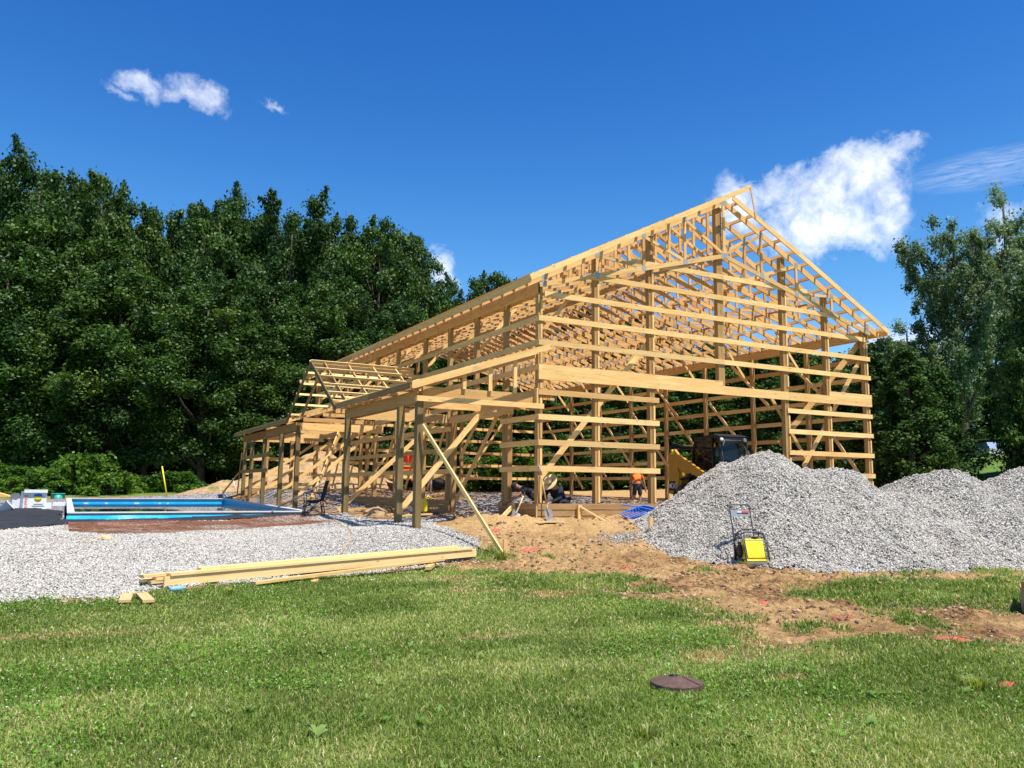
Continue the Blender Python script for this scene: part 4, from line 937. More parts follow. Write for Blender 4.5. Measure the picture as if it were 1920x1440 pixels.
# ---- folding camping chair
def chair():
    x0,y0=-3.98,5.0; r=empty('folding_chair',(x0,y0,hz1(x0,y0)+.05),math.radians(172),'black folding camp chair standing by the pool corner','folding chair')
    L=MB(); w=.27; 
    fl_,bl_=(.26,.0),(-.24,.0)
    for s in (-1,1):
        L.tube([(.27,s*w,0),(.22,s*w,.38),(.24,s*(w+.03),.62)],.011,6)
        L.tube([(-.27,s*w,0),(-.20,s*w,.40),(-.33,s*w,.95)],.011,6)
        L.tube([(.27,s*w,0),(-.20,s*w,.40)],.009,6); L.tube([(-.27,s*w,0),(.22,s*w,.40)],.009,6)
    for x in (.26,-.24):
        L.tube([(x,-w,.01),(x*.85,w,.40)],.009,6); L.tube([(x,w,.01),(x*.85,-w,.40)],.009,6)
    L.build('frame',BLACK,r)
    s=MB(); n=6
    for i in range(n):
        for j in range(n):
            f=lambda u,v:(-.21+.44*u,-w+2*w*v,.42-.07*math.sin(PI*v)*math.sin(PI*u)-.0)
            a=[f(i/n,j/n),f((i+1)/n,j/n),f((i+1)/n,(j+1)/n),f(i/n,(j+1)/n)]
            s.add(a+[(p[0],p[1],p[2]-.01) for p in a],[(0,1,2,3),(7,6,5,4)],sm=True)
    s.build('seat',NAVY,r,fix=False)
    b=MB(); b.prism([(-w,.0),(w,.0),(w-.02,.54),(-w+.02,.54)],(-.21,0,.42),(0,1,0),(-.23,0,.97),(-.015,0,0)); b.build('backrest',NAVY,r)
    a=MB(); [a.prism([(-.02,-.035),(.50,-.035),(.50,.035),(-.02,.035)],(-.26,sg*(w+.02),.62),(1,0,0),(0,1,0),(0,0,.015)) for sg in (-1,1)]; a.build('armrest',NAVY,r)
chair()
# ---- pool
def pool():
    x0,x1,y0,y1=-9.62,-3.78,6.62,20.1; z0,z1=-.355,-.215
    r=empty('swimming_pool',(-6.7,13,-.5),0,'long in-ground pool with blue liner, white rim and dark green water','swimming pool')
    def P(mb,n,m,par=r):
        o=mb.build(n,m); o.parent=par; 
        if par is r: o.matrix_parent_inverse=Matrix.Translation((6.7,-13,.5))
        return o
    zz=lambda y: z0+(z1-z0)*(y-y0)/(y1-y0)
    w=MB()
    def wall(a,b,nx,ny):
        (ax,ay),(bx,by)=a,b; t=.03
        vs=[(ax,ay,-1.9),(bx,by,-1.9),(bx,by,zz(by)-.02),(ax,ay,zz(ay)-.02)]; vs+=[(v[0]+nx*t,v[1]+ny*t,v[2]) for v in vs]
        w.add(vs,[(0,1,2,3),(7,6,5,4),(3,2,6,7),(0,3,7,4),(1,5,6,2),(0,4,5,1)])
    wall((x0,y0),(x1,y0),0,-1);wall((x0,y1),(x1,y1),0,1);wall((x0,y0),(x0,y1),-1,0);wall((x1,y0),(x1,y1),1,0)
    w.box(x0,x1,y0,y1,-1.95,-1.9); P(w,'pool_liner',LINER)
    c=MB()
    def cop(a,b,z):
        c.beam((*a,z(a[1])),(*b,z(b[1])),.17,.03); c.beam((*a,z(a[1])-.055),(*b,z(b[1])-.055),.10,.025)
    cop((x0-.1,y0-.03),(x1+.1,y0-.03),zz);cop((x0-.1,y1+.03),(x1+.1,y1+.03),zz);cop((x0-.03,y0-.1),(x0-.03,y1+.1),zz);cop((x1+.03,y0-.1),(x1+.03,y1+.1),zz); P(c,'pool_rim',COPING)
    g=MB(); g.box(x0-.1,x1+.1,y0-.118,y0-.112,z0-.052,z0-.018); P(g,'rim_groove',DSTEEL)
    # liner hanging outside the near rim, with a wavy lower edge
    n=60; mb=MB(); vs=[];fs=[]
    for i in range(n+1):
        u=i/n; x=x0-.12+(x1-x0+.24)*u; dip=.16-.10*math.exp(-((u-.24)/.09)**2)-.02*math.sin(u*23)
        vs+=[(x,y0-.13,z0-.075),(x,y0-.17-.01*math.sin(u*40),z0-.08-dip)]
    fs=[(2*i,2*i+1,2*i+3,2*i+2) for i in range(n)]; mb.add(vs+[(a,b+.006,c_) for a,b,c_ in vs],fs+[tuple(2*n+2+k for k in f[::-1]) for f in fs]); P(mb,'liner_flap',LINER)
    m,nt,b=newmat('pool_water'); N=NT(nt); b.inputs['Base Color'].default_value=(.004,.016,.010,1); b.inputs['Roughness'].default_value=.03; b.inputs['Specular IOR Level'].default_value=.5
    N.set(b,'Normal',N.bump(N.noise(N.pos(),2.2,3),.05,.02))
    wt=MB(); wt.add([(x0+.002,y0+.002,-.405),(x1-.002,y0+.002,-.405),(x1-.002,y1-.002,-.405),(x0+.002,y1-.002,-.405)],[(0,1,2,3)]); P(wt,'pool_water',m)
    rp=MB(); 
    for k,(a_,w_) in enumerate(((.5,.16),(1.25,.10),(2.3,.18),(3.2,.08),(3.5,.07))): rp.box(x0+a_,x0+a_+w_,y1-.3-.1*k,y1-.2-.1*k,-.42,-.38)
    P(rp,'white_bits',WHITE)  # small white blocks set at the waterline near the far wall
    b2=MB(); 
    for k in range(8): b2.beam((x0+.3+k*.75,y1+.1,z1+.01),(x0+.75+k*.75,y1+.1,z1+.0),.3,.03)
    P(b2,'rim_bracket',DSTEEL)
    # slanted metal ladder rail at the near right corner
pool()
tag(MB().tube([(-4.75,6.55,-.33),(-4.3,5.7,.02),(-3.75,4.95,.45)],.022,8).build('metal_pole',STEEL),'slanting grey metal pole leaning from the pool rim onto the camp chair','pole')
# ---- fabric sheet & rusty mesh
def drape(name,poly,m,lift,box,step=.16,label=None,cat=None,amp=.03):
    xs=np.arange(box[0],box[1],step);ys=np.arange(box[2],box[3],step);X,Y=np.meshgrid(xs,ys,indexing='ij')
    Z=np.maximum(hz(X,Y)+.03,bedz(X,Y))+lift+(fbm(X*1.7,Y*1.7,44,3)-.5)*amp*2
    Fq=gridfaces(len(xs),len(ys)); k=inpoly(X+.3*(fbm(X*.8,Y*.8,4,2)-.5),Y+.3*(fbm(X*.8,Y*.8,5,2)-.5),poly).ravel()[Fq].all(1)&(sdist(X,Y,POOL).ravel()[Fq]<.0).all(1); Fq=Fq[k]; u=np.unique(Fq);mp=-np.ones(X.size,int);mp[u]=np.arange(len(u))
    me=mesh_np(name,np.c_[X.ravel(),Y.ravel(),Z.ravel()][u],quads=mp[Fq],smooth=True); o=link(name,me,m); md=o.modifiers.new('t','SOLIDIFY'); md.thickness=.006
    if label: tag(o,label,cat)
    return o
tag(drape('ground_fabric',FAB,FABR,.03,(-14.5,-3,2,14),.12),'wrinkled black ground fabric spread beside and in front of the pool','ground fabric')
def mesh_panel():
    mb=MB()
    rg=random.Random(4)
    def z(x,y): return max(hz1(x,y)+.03,float(bedz(np.array([x]),np.array([y]))[0]))+.035+.03*math.sin(x*1.7)*math.sin(y*2)
    for layer in range(2):
        y=1.3+.05*layer
        while y<5.2:
            x0=-9.7; x1=-4.0-.3*layer 
            if y<2.6: x1=-6.4-(2.6-y)*1.2
            pts=[(x,y+.05*math.sin(x*.7+layer),z(x,y)+.02*layer) for x in np.linspace(x0,x1,9)]
            mb.tube(pts,.0045,3,caps=False,sm=False); y+=.155
        x=-9.7
        while x<-4.4:
            pts=[(x+.06*math.sin(yy+layer),yy,z(x,yy)+.02*layer) for yy in np.linspace(1.4+max(0,min(1.5,(x+8.2)*.9)),5.2,9)]
            mb.tube(pts,.0045,3,caps=False,sm=False); x+=.16
    tag(mb.build('wire_mesh',RUST,fix=False),'flat sheets of rusty reinforcing wire mesh on the gravel in front of the pool','wire mesh')
    # rolled dirt/rust strip behind
mesh_panel()
def rust_strip():
    P=[(-9.2,4.75),(-7,4.9),(-4.3,4.6),(-3.7,5.4),(-7,5.5),(-9.2,5.4)]
    o=drape('clay_strip',P,plain('red_clay',(.34,.16,.09),.95,0,.35,9,.1,.8),.012,(-10,-3,3.4,6),.1); tag(o,kind='structure')
rust_strip()
# ---- lumber stack at the gravel edge
def lumber():
    d=Vector((6.25,2.15,0)).normalized(); n=Vector((-d.y,d.x,0)); A=Vector((-8.5,-3.72,0))
    def z(p): return hz1(p.x,p.y)
    zb=-1.13; zl=lambda s: -1.12+.008*s
    B=[ # offset along, across, height, length, width, thick, on edge, label
     (.02,.00,.07,6.35,.038,.14,'dark-edged lumber board on edge at the front of the long stack'),
     (-.12,.16,.06,6.5,.14,.04,'lumber board lying flat at the bottom back of the long stack'),
     (.30,.045,.075,6.15,.038,.14,'second board on edge, just behind the front of the long stack'),
     (-.18,.30,.075,6.3,.14,.04,'rearmost flat lumber board of the long stack, touching the gravel'),
     (-.05,.155,.103,6.45,.14,.038,'middle layer lumber board of the long stack'),
     (.10,.03,.165,6.2,.14,.038,'top front lumber board of the long stack'),
     (-.22,.19,.150,6.0,.14,.038,'top back lumber board with a notched left end on the long stack'),
     (.6,.12,.205,5.4,.14,.038,'topmost pale lumber board lying over the long stack')]
    for s0,ac,h,L,w,t,lab in B:
        a=A+d*s0+n*ac; b=a+d*L
        mb=MB().beam((a.x,a.y,-1.10+h),(b.x,b.y,-1.02+h),w,t)
        tag(mb.build('lumber_board',LUMB),lab,'lumber board','boards of the long lumber stack')
    a=Vector((-7.25,-3.86,0)); b=Vector((-3.42,-2.22,0))
    tag(MB().beam((a.x,a.y,-1.09),(b.x,b.y,-1.0),.12,.04).build('lumber_board',PINE2),'single thin board lying on blocks just in front of the long lumber stack','lumber board')
    tag(MB().beam((-6.3,-3.75,-1.155),(-6.15,-3.3,-1.155),.10,.07).build('wood_block',PINE2),'small wood block under the single thin board, left one','wood block')
    tag(MB().beam((-3.95,-2.75,-1.10),(-3.6,-2.2,-1.08),.10,.06).build('wood_block',PINE2),'short board end under the right end of the single thin board','wood block')
    for (x,y,a,L,lab) in ((-9.02,-4.6,1.45,.62,'left one of two short tan boards lying in the grass'),(-8.80,-4.68,1.62,.66,'right one of two short tan boards lying in the grass')):
        dx,dy=math.cos(a)*L/2,math.sin(a)*L/2
        tag(MB().beam((x-dx,y-dy,hz1(x-dx,y-dy)+.055),(x+dx,y+dy,hz1(x+dx,y+dy)+.055),.14,.035).build('short_board',wood('osb' +lab[:4],(.60,.38,.17),(.68,.46,.23),(.42,.24,.1))),lab,'board')
    b=MB(); M=Matrix.Rotation(PI/2,3,'Y'); M=Matrix.Rotation(.35,3,'Z')@M
    b.lathe([(0,-.11),(.035,-.11),(.038,-.05),(.038,.06),(.014,.10),(.014,.12),(0,.12)],(-8.33,-4.02,-1.10),14,M=M); bt=b.build('plastic_bottle',plain('clear_blue_plastic',(.25,.45,.62),.15,0,.1)); tag(bt,'small pale blue plastic bottle in the grass below the lumber stack','bottle')
lumber()
# ---- shovels
def shovel(base,top,label,grip,dgrip=False,scale=1,face=(0,-1,0)):
    b=Vector(base);t=Vector(top); d=(t-b).normalized(); r=empty('shovel',tuple(b),0,label,'shovel')
    O=Vector((0,0,0)); side=d.cross(Vector(face)).normalized(); nn=side.cross(d)
    L=(t-b).length
    bl=MB(); n=7;m=7; vs=[]
    for i in range(m+1):
        v=i/m; z=.30*v; w=.11*min(1,math.sqrt(max(0,v*3.2)))*(1-.06*v) if v<.35 else .11
        w=.112*(1-(1-min(v/.45,1))**2)**.5 if v<.45 else .112
        for j in range(n+1):
            u=j/n*2-1; vs.append(O+d*z+side*(u*w)+nn*(-.03*(1-u*u)+.012*(1-v)))
    fs=[(i*(n+1)+j,i*(n+1)+j+1,(i+1)*(n+1)+j+1,(i+1)*(n+1)+j) for i in range(m) for j in range(n)]
    bl.add(vs,fs,sm=True); bl.add([v+nn*.004 for v in vs],[f[::-1] for f in fs],sm=True); bl.tube([O+d*.16-nn*.02,O+d*.42],.02,8)
    bl.build('blade',plain('muddy_steel',(.33,.30,.26),.6,.3,.25,14),r,fix=False)
    hl=MB(); hl.tube([O+d*.40,O+d*(L-.25)],.017,8); hl.build('handle',PINE,r)
    g=MB(); g.tube([O+d*(L-.27),O+d*(L-.02 if not dgrip else L-.14)],.021,8)
    if dgrip: g.tube([O+d*(L-.14),O+d*(L-.08)+side*.05,O+d*L+side*.05,O+d*L-side*.05,O+d*(L-.08)-side*.05,O+d*(L-.14)],.012,6)
    g.build('grip',grip,r)
shovel((.20,-.22,-.43),(.0,-.03,.93),'round-point shovel with a blue-grey grip leaning against the corner post',GREY)
shovel((-.62,.10,-.42),(-.05,.45,.38),'square shovel with a D-shaped grip leaning left of the corner post',BLACK,True)
# ---- blue pipe coil
def coil():
    mb=MB(); 
    for k in range(7):
        a=.55-.035*k; pts=[]
        for i in range(28):
            t=2*PI*i/28; pts.append((2.55+.036*k+a*.85*math.cos(t),-.48-.03*k+.2*math.sin(t),-.27+.022*k+.09*math.sin(t)))
        mb.tube(pts,.014,6,closed=True)
    mb.tube([(2.0,-.6,-.02),(2.4,-.7,-.06),(2.8,-.8,-.15),(3.05,-.9,-.25)],.014,6)
    o=mb.build('pipe_coil',BLUEP); tag(o,'coil of bright blue plastic pipe on the spoil beside the skirt board','pipe coil')
coil()
# ---- stakes
def stake(x,y,h,label,tilt=(0,0),w=.09,t=.04):
    z=hz1(x,y); mb=MB().beam((x,y,z-.15),(x+tilt[0],y+tilt[1],z+h),w,t,up=(0,1,0)); tag(mb.build('wooden_stake',PINE2),label,'stake','wooden stakes')
stake(-1.70,-1.55,.35,'short wooden stake at the foot of the long leaning prop',(0,.02))
stake(1.75,-2.0,.34,'short wooden stake at the left toe of the largest gravel pile')
# ---- yard debris
tag(MB().beam((-.75,-.02,-.47+.05),(.35,-.62,-.45+.05),.09,.035).build('short_board',LUMB),'narrow pale board on the ground below the corner skirt boards','board')
def stone_block(name,c,s,m,label,cat,seed=1):
    bm=bmesh.new(); bmesh.ops.create_icosphere(bm,subdivisions=3,radius=1)
    from mathutils import noise
    for v in bm.verts: v.co=Vector((v.co.x*s[0],v.co.y*s[1],v.co.z*s[2]))*(1+.35*noise.noise(v.co*1.7+Vector((seed,0,0)))+.12*noise.noise(v.co*5))
    me=bpy.data.meshes.new(name); bm.to_mesh(me); bm.free(); o=link(name,me,m); o.location=c
    for p in me.polygons: p.use_smooth=False
    return tag(o,label,cat)
DIRTM=plain('dirt_lump',(.38,.26,.14),.95,0,.35,8,.1,.8)
stone_block('dirt_lump',(-2.45,4.5,-.40),(.34,.28,.20),DIRTM,'rounded tan lump of dirt in front of the second row of lean-to posts','dirt lump',3)
stone_block('stray_rock',(-9.1,.4,-.64),(.12,.09,.06),plain('orange_rock',(.62,.40,.22),.9),'small orange-tan rock on the pale gravel','rock',5)
stone_block('work_clothes',(-1.35,4.9,-.33),(.34,.26,.16),plain('dark_clothes',(.07,.06,.06),.9,0,.5,9),'heap of dark crumpled work clothes behind the front porch posts','clothes heap',8)
j=MB(); j.prism(rounded([(-.07,0),(.07,0),(.07,.26),(.0,.36),(-.07,.30)],.03,3),(-1.12,4.2,-.30),(1,0,0),(0,0,1),(0,.12,0)).tube([(-1.10,4.26,.04),(-1.0,4.26,.12),(-.93,4.26,.02)],.02,6); tag(j.build('yellow_jug',BYEL),'small bright yellow jug on the gravel under the lean-to','jug')
# scrap lumber bits under the lean-to
rg=random.Random(9)
for i,(x,y,a,L,lab) in enumerate(((-2.4,2.7,.3,1.0,'scrap board lying flat behind the dirt lump'),(-1.6,5.4,.1,1.5,'long scrap board along the low skirt wall under the lean-to'),(-.8,3.6,.6,.5,'short reddish scrap block under the open porch'),(-2.6,7.2,.2,1.3,'scrap board half buried in gravel deep under the lean-to'),(-.5,2.9,-.2,.7,'small scrap board near the left shovel'))):
    z=hz1(x,y)+.10; tag(MB().beam((x,y,z),(x+L*math.cos(a),y+L*math.sin(a),z+.03),.10,.035).build('scrap_board',PINE2),lab,'board')
# yellow cord on gravel
pts=[(-5.2,-1.5),(-4.85,-.8),(-4.52,-.05),(-4.3,.9),(-4.1,1.9),(-3.95,3.1),(-3.75,4.2),(-3.5,4.6)]
tag(MB().tube([(x,y,float(bedz(np.array([x]),np.array([y]))[0])+.04) for x,y in pts],.007,5).build('cord',plain('cord',(.62,.42,.10),.7)),'thin yellow cord winding over the gravel','cord')
# pool-side clutter
def boxy():
    r=empty('supply_box',(-10.68,14.0,-.50),math.radians(12),'white cardboard pool-supply box with orange lettering and a round yellow logo','box')
    MB().box(-.33,.33,-.22,.22,0,.60).build('carton',WHITE,r)
    MB().box(-.33,.33,-.30,-.222,.56,.66).build('flap',WHITE,r)
    MB().box(-.30,-.20,-.226,-.221,.07,.50).build('side_stripe',plain('pale_stripe',(.75,.62,.58),.6),r)
    text('SUMMER',.11,(-.25,-.229,.28),(PI/2,-PI/2,0),ORGM,r)
    c=MB(); c.lathe([(0,.003),(.11,.003),(.11,0),(0,0)],(.08,-.224,.38),24,M=Matrix.Rotation(PI/2,3,'X')); c.build('round_logo',BYEL,r)
    c=MB(); c.prism([(-.13,0),(.13,0),(.10,.07),(0,.10),(-.10,.07)],(.08,-.224,.44),(1,0,0),(0,0,1),(0,-.004,0)); c.build('logo_arc',BLUEP,r)
    for k in range(2): MB().box(-.08+.05*k,.27-.04*k,-.226,-.221,.12+k*.06,.15+k*.06).build('printed_line',GREY,r)
boxy()
def bag():
    r=empty('supply_bag',(-11.15,14.15,-.50),.2,'grey and white bag slumped against the white supply box','bag')
    r.scale=(.62,)*3; MB().prism(rounded([(-.25,0),(.22,0),(.20,.42),(.12,.62),(-.05,.50),(-.22,.55)],.06,3),(0,-.1,0),(1,0,0),(0,0,1),(0,.2,0)).build('sack',plain('bag_white',(.62,.62,.64),.6,0,.15),r)
    MB().prism(rounded([(-.28,.42),(.18,.46),(.12,.86),(-.30,.84)],.05,3),(0,-.02,0),(1,0,0),(0,0,1),(0,.06,0)).build('open_top',plain('bag_inner',(.14,.15,.17),.7),r)
bag()
b=MB(); b.lathe([(0,0),(.13,0),(.16,.30),(.165,.30),(.165,.32),(.14,.32),(.13,.05),(0,.05)],(-11.45,12.0,-.48),20,M=Matrix.Rotation(.9,3,'Y')); tag(b.build('plastic_bucket',WHITE),'white plastic bucket tipped over at the left edge of the fabric','bucket')
tag(MB().prism([(0,0),(1.5,0),(.2,.40),(0,.42)],(-13.0,19,-.15),(1,-.1,0),(0,0,1),(.1,.6,0)).build('plywood_offcut',PINE),'pale triangular plywood offcut left of the white box','plywood')
def tub():
    r=empty('storage_tub',(-10.05,22.6,-.32),.1,'dark storage tub with a turquoise lid standing behind the pool corner','tub')
    r.scale=(.62,)*3; MB().box(-.4,.4,-.3,.3,0,.42).build('tub',CHAR,r); MB().lathe([(0,.2),(.22,.12),(.30,0),(0,0)],(0,-.3,.08),16,M=Matrix.Rotation(PI/2,3,'X')).build('dome',TURQ,r); MB().box(-.42,.42,-.32,.32,.40,.45).build('lid',TURQ,r)
tub()
for i,(x,y,w,h,m,lab) in enumerate(((-11.2,17.6,.5,.22,CARD,'flat brown carton behind the white supply box'),(-9.95,16.9,.45,.14,WHITE,'low white foam packing piece left of the pool'),(-10.35,15.4,.35,.2,WHITE,'small white pail-shaped container left of the pool rim'),(-3.2,17.4,.5,.25,CARD,'open brown carton beyond the right rim of the pool'),(-12.6,15.5,.6,.12,CARD,'flattened carton at the far left of the fabric'))):
    z=hz1(x,y)
    mb=MB().prism(rounded([(-w/2,0),(w/2,0),(w/2*.94,h),(-w/2*.9,h*.92)],.02,2),(x,y,z),(1,.15,0),(0,0,1),(0,w*.7,0)); tag(mb.build('packing_box' if m is CARD else 'foam_piece',m),lab,'box' if m is CARD else 'packing')
# tall yellow tool handle & white survey stick behind the pool
tag(MB().tube([(-5.9,21.6,-.2),(-6.15,21.9,1.15)],.03,8).build('yellow_pole',BYEL),'bright yellow pole leaning up beyond the far end of the pool','pole')
tag(MB().tube([(-3.0,21.4,-.1),(-3.2,21.6,.65)],.022,8).build('white_stick',WHITE),'thin pale stick standing at the dirt bank beyond the pool','stick')
tag(MB().tube([(2.2,14.6,-.1),(2.15,14.6,1.0)],.035,8).build('white_pipe',WHITE),'upright white plastic pipe stub inside the barn behind the lean-to','pipe')
tag(MB().tube([(6.4,21.4,.1),(6.4,21.4,1.3)],.05,8).build('white_pipe',WHITE),'upright white pipe in front of the orange machine','pipe')
# ---- cardboard box + black sack at right edge
def cbox():
    r=empty('cardboard_box',(1.70,-10.28,-1.22),math.radians(30),'brown cardboard box cut off by the right edge of the photo','box')
    MB().box(-.16,.35,-.2,.2,0,.33).build('carton',CARD,r); MB().beam((-.16,0,.33),(-.27,0,.42),.38,.006).build('flap',CARD,r); MB().beam((.1,-.2,.33),(.1,-.30,.40),.40,.006,up=(0,1,1)).build('flap',CARD,r)
cbox()
stone_block('black_sack',(1.40,-10.40,-1.15),(.13,.12,.08),plain('black_plastic',(.012,.012,.014),.35,0,.3,20),'crumpled black plastic sack beside the cardboard box','sack',12)
# ---- rusty well lid
def lid():
    r=empty('well_lid',(-5.52,-11.45,hz1(-5.52,-11.45)+.035),.3,'rusty brown cone-shaped iron lid half hidden in the grass','iron lid')
    m=MB(); N_=9; R_=.205
    m.lathe([(.0,.07),(.03,.07),(.05,.068),(R_*.98,.028),(R_,.022),(R_,-.03),(0,-.03)],(0,0,0),N_*2,sm=False); m.build('cone',IRON,r)
    m=MB(); m.lathe([(0,.004),(.035,.004),(.035,0),(0,0)],(-.01,.02,.0705),16); m.build('vent_hole',BLACK,r)
    m=MB()
    for a in (-1.5,): m.beam((.05*math.cos(a),.05*math.sin(a),.0695),(R_*math.cos(a),R_*math.sin(a),.030),.004,.004)
    m.build('seam',BLACK,r)
lid()
# ---- red marking paint on the ground
PM,_nt,_b=newmat('soaked_red_paint'); _N=NT(_nt); _n=_N.noise(_N.pos(),28,5,.75); _c=_N.mix(_N.mr(_n,.44,.56),(.62,.025,.035),(.36,.20,.10)); _nt.links.new(_c,_b.inputs['Base Color']); _b.inputs['Roughness'].default_value=.9; _N.set(_b,'Normal',_N.bump(_n,1,.02))
def pmark(x,y,L,w,a,label,seed):
    n=44;m=7; t=np.linspace(0,2*PI,n,endpoint=False); R=.30+.9*fbm(np.cos(t)*2.6+seed,np.sin(t)*2.6+seed,seed,3)
    V=[[x,y]]
    for k in range(1,m+1):
        r=R*k/m; u=r*np.cos(t)*L*.5; v=r*np.sin(t)*w*.5; V+=list(np.c_[x+u*math.cos(a)-v*math.sin(a),y+u*math.sin(a)+v*math.cos(a)])
    V=np.array(V); z=hz(V[:,0],V[:,1])+.014*np.r_[1,np.repeat(np.array([1,1,1,1,.9,.6,-.4]),n)]+.01*fbm(V[:,0]*30,V[:,1]*30,5,2)
    tr=[(0,1+i,1+(i+1)%n) for i in range(n)]; q=[(1+(k-1)*n+i,1+k*n+i,1+k*n+(i+1)%n,1+(k-1)*n+(i+1)%n) for k in range(1,m) for i in range(n)]
    tag(link('paint_mark',mesh_np('paint_mark',np.c_[V,z],quads=q,tris=tr,smooth=True),PM),label,'paint mark','red paint marks on the dirt')
for i,(x,y,L,w,a,lab) in enumerate(((-1.42,-.50,.35,.22,.4,'faint red paint spot on the sand by the leaning prop'),(-1.1,-1.62,.65,.16,-.35,'long red paint streak right of the stake at the prop'),(-.55,-4.15,.30,.22,.2,'small red paint spot left of the compactor'),(-1.07,-6.45,.32,.14,0,'thin red paint mark on bare soil above the mid grass'),(-1.2,-8.25,.42,.2,-.5,'red paint mark by a dark clod, left of the grass strip'),(-1.45,-9.72,.34,.17,-.6,'bright red paint mark in the middle of the bare patch'),(-1.5,-11.12,.55,.17,-.7,'longest red paint mark at the right lawn edge'),(-3.0,-12.55,.35,.14,.3,'dull red paint on the tall weed at the right edge'))):
    pmark(x,y,L,w,a,lab,100+i)
# ---- dirt mound behind the lean-to, orange machine and trailer deck beyond
def mound(name,cx,cy,rx,ry,H,rot,seed,label=None):
    n=90; u=np.linspace(-1.25,1.25,n);U,Vv=np.meshgrid(u,u,indexing='ij'); r=np.hypot(U,Vv)
    X=cx+U*rx*math.cos(rot)-Vv*ry*math.sin(rot);Y=cy+U*rx*math.sin(rot)+Vv*ry*math.cos(rot)
    h=np.clip(1-r,-.2,1)*H*1.05+(fbm(X*.9,Y*.9,seed,5,.6)-.5)*H*.55*np.clip(1.2-r,0,1)
    Z=hz(X,Y)+h-.05
    m,nt,b=newmat(name+'_soil'); N=NT(nt); n2=N.noise(N.pos(),3.5,7,.72); c=N.ramp(n2,[(.3,(.17,.095,.045)),(.5,(.42,.265,.125)),(.7,(.58,.40,.21))])
    gg=N.noise(N.pos(),.9,4,.6); c=N.mix(N.mr(gg,.58,.66),c,(.14,.18,.05)); nt.links.new(c,b.inputs['Base Color']); b.inputs['Roughness'].default_value=.95; N.set(b,'Normal',N.bump(n2,1,.12))
    me=mesh_np(name,np.c_[X.ravel(),Y.ravel(),Z.ravel()],quads=gridfaces(n,n),smooth=True); return tag(link(name,me,m),label,kind='structure')
mound('dirt_mound',1.6,25.5,5.2,2.4,2.0,.0,31); mound('dirt_bank',-3.2,23.3,2.6,1.2,.55,.3,33)
def redmachine():
    r=empty('orange_machine',(7.0,25.6,.3),.4,'orange-red machine half hidden by the barn framing, beyond the dirt mound','machine')
    MB().prism(rounded([(-.9,.4),(.9,.4),(.95,.9),(.2,1.1),(-.8,1.0)],.1,3),(0,-.5,0),(1,0,0),(0,0,1),(0,1.0,0)).build('body',ORGM,r)
    MB().prism(rounded([(-.35,1.1),(.35,1.1),(.35,1.9),(-.3,1.95)],.08,3),(0,-.45,0),(1,0,0),(0,0,1),(0,.9,0)).build('seat_guard',REDM,r)
    MB().tube([(-.7,-.4,1),(-.7,-.4,1.9),(-.7,.4,1.9),(-.7,.4,1)],.05,8).build('roll_bar',REDM,r)
    for x,rr in ((-.65,.45),(.75,.30)):
        for s in (-1,1):
            w=MB().lathe([(0,-.12),(rr*.6,-.12),(rr,-.09),(rr,.09),(rr*.6,.12),(0,.12)],(x,s*.62,rr),20,M=Matrix.Rotation(PI/2,3,'X')).build('wheel',RUB,r); MB().lathe([(0,-.13),(rr*.45,-.13),(rr*.45,.13),(0,.13)],(x,s*.62,rr),14,M=Matrix.Rotation(PI/2,3,'X')).build('rim',ORGM,w)
redmachine()
def deck():
    r=empty('utility_trailer',(7.4,23.6,.2),math.radians(-4),'open flat trailer of bright boards with low rails behind the barn','trailer')
    MB().box(-2.3,2.3,-.8,.8,.55,.62).box(-2.3,2.3,-.82,-.78,.62,.85).box(-2.3,2.3,.78,.82,.62,.85).build('deck',PINE,r)
    m=MB(); 
    for x in (-2.2,-.7,.8,2.2): m.box(x-.03,x+.03,-.84,-.78,.5,1.25)
    m.box(-2.3,2.3,-.83,-.79,1.2,1.26); m.build('rail',PINE,r)
    for s in (-1,1): MB().lathe([(0,-.1),(.32,-.1),(.32,.1),(0,.1)],(0,s*.95,.32),18,M=Matrix.Rotation(PI/2,3,'X')).build('wheel',RUB,r)
deck()
# soil heaps and rubble near the porch opening
for i,(x,y,sx,sy_,sz,lab) in enumerate(((7.4,17.5,1.2,.4,.14,'low row of grey rubble on the grass seen through the porch'),(-2.2,21.8,.8,.4,.2,'dark soil heap at the lean-to back corner'))):
    stone_block('rubble_heap',(x,y+6,hz1(x,y+6)+.02),(sx,sy_,sz),plain('rubble%d'%i,(.5,.48,.44),.9,0,.4,7,.1,.8) if i==0 else DIRTM,lab,'rubble',20+i)
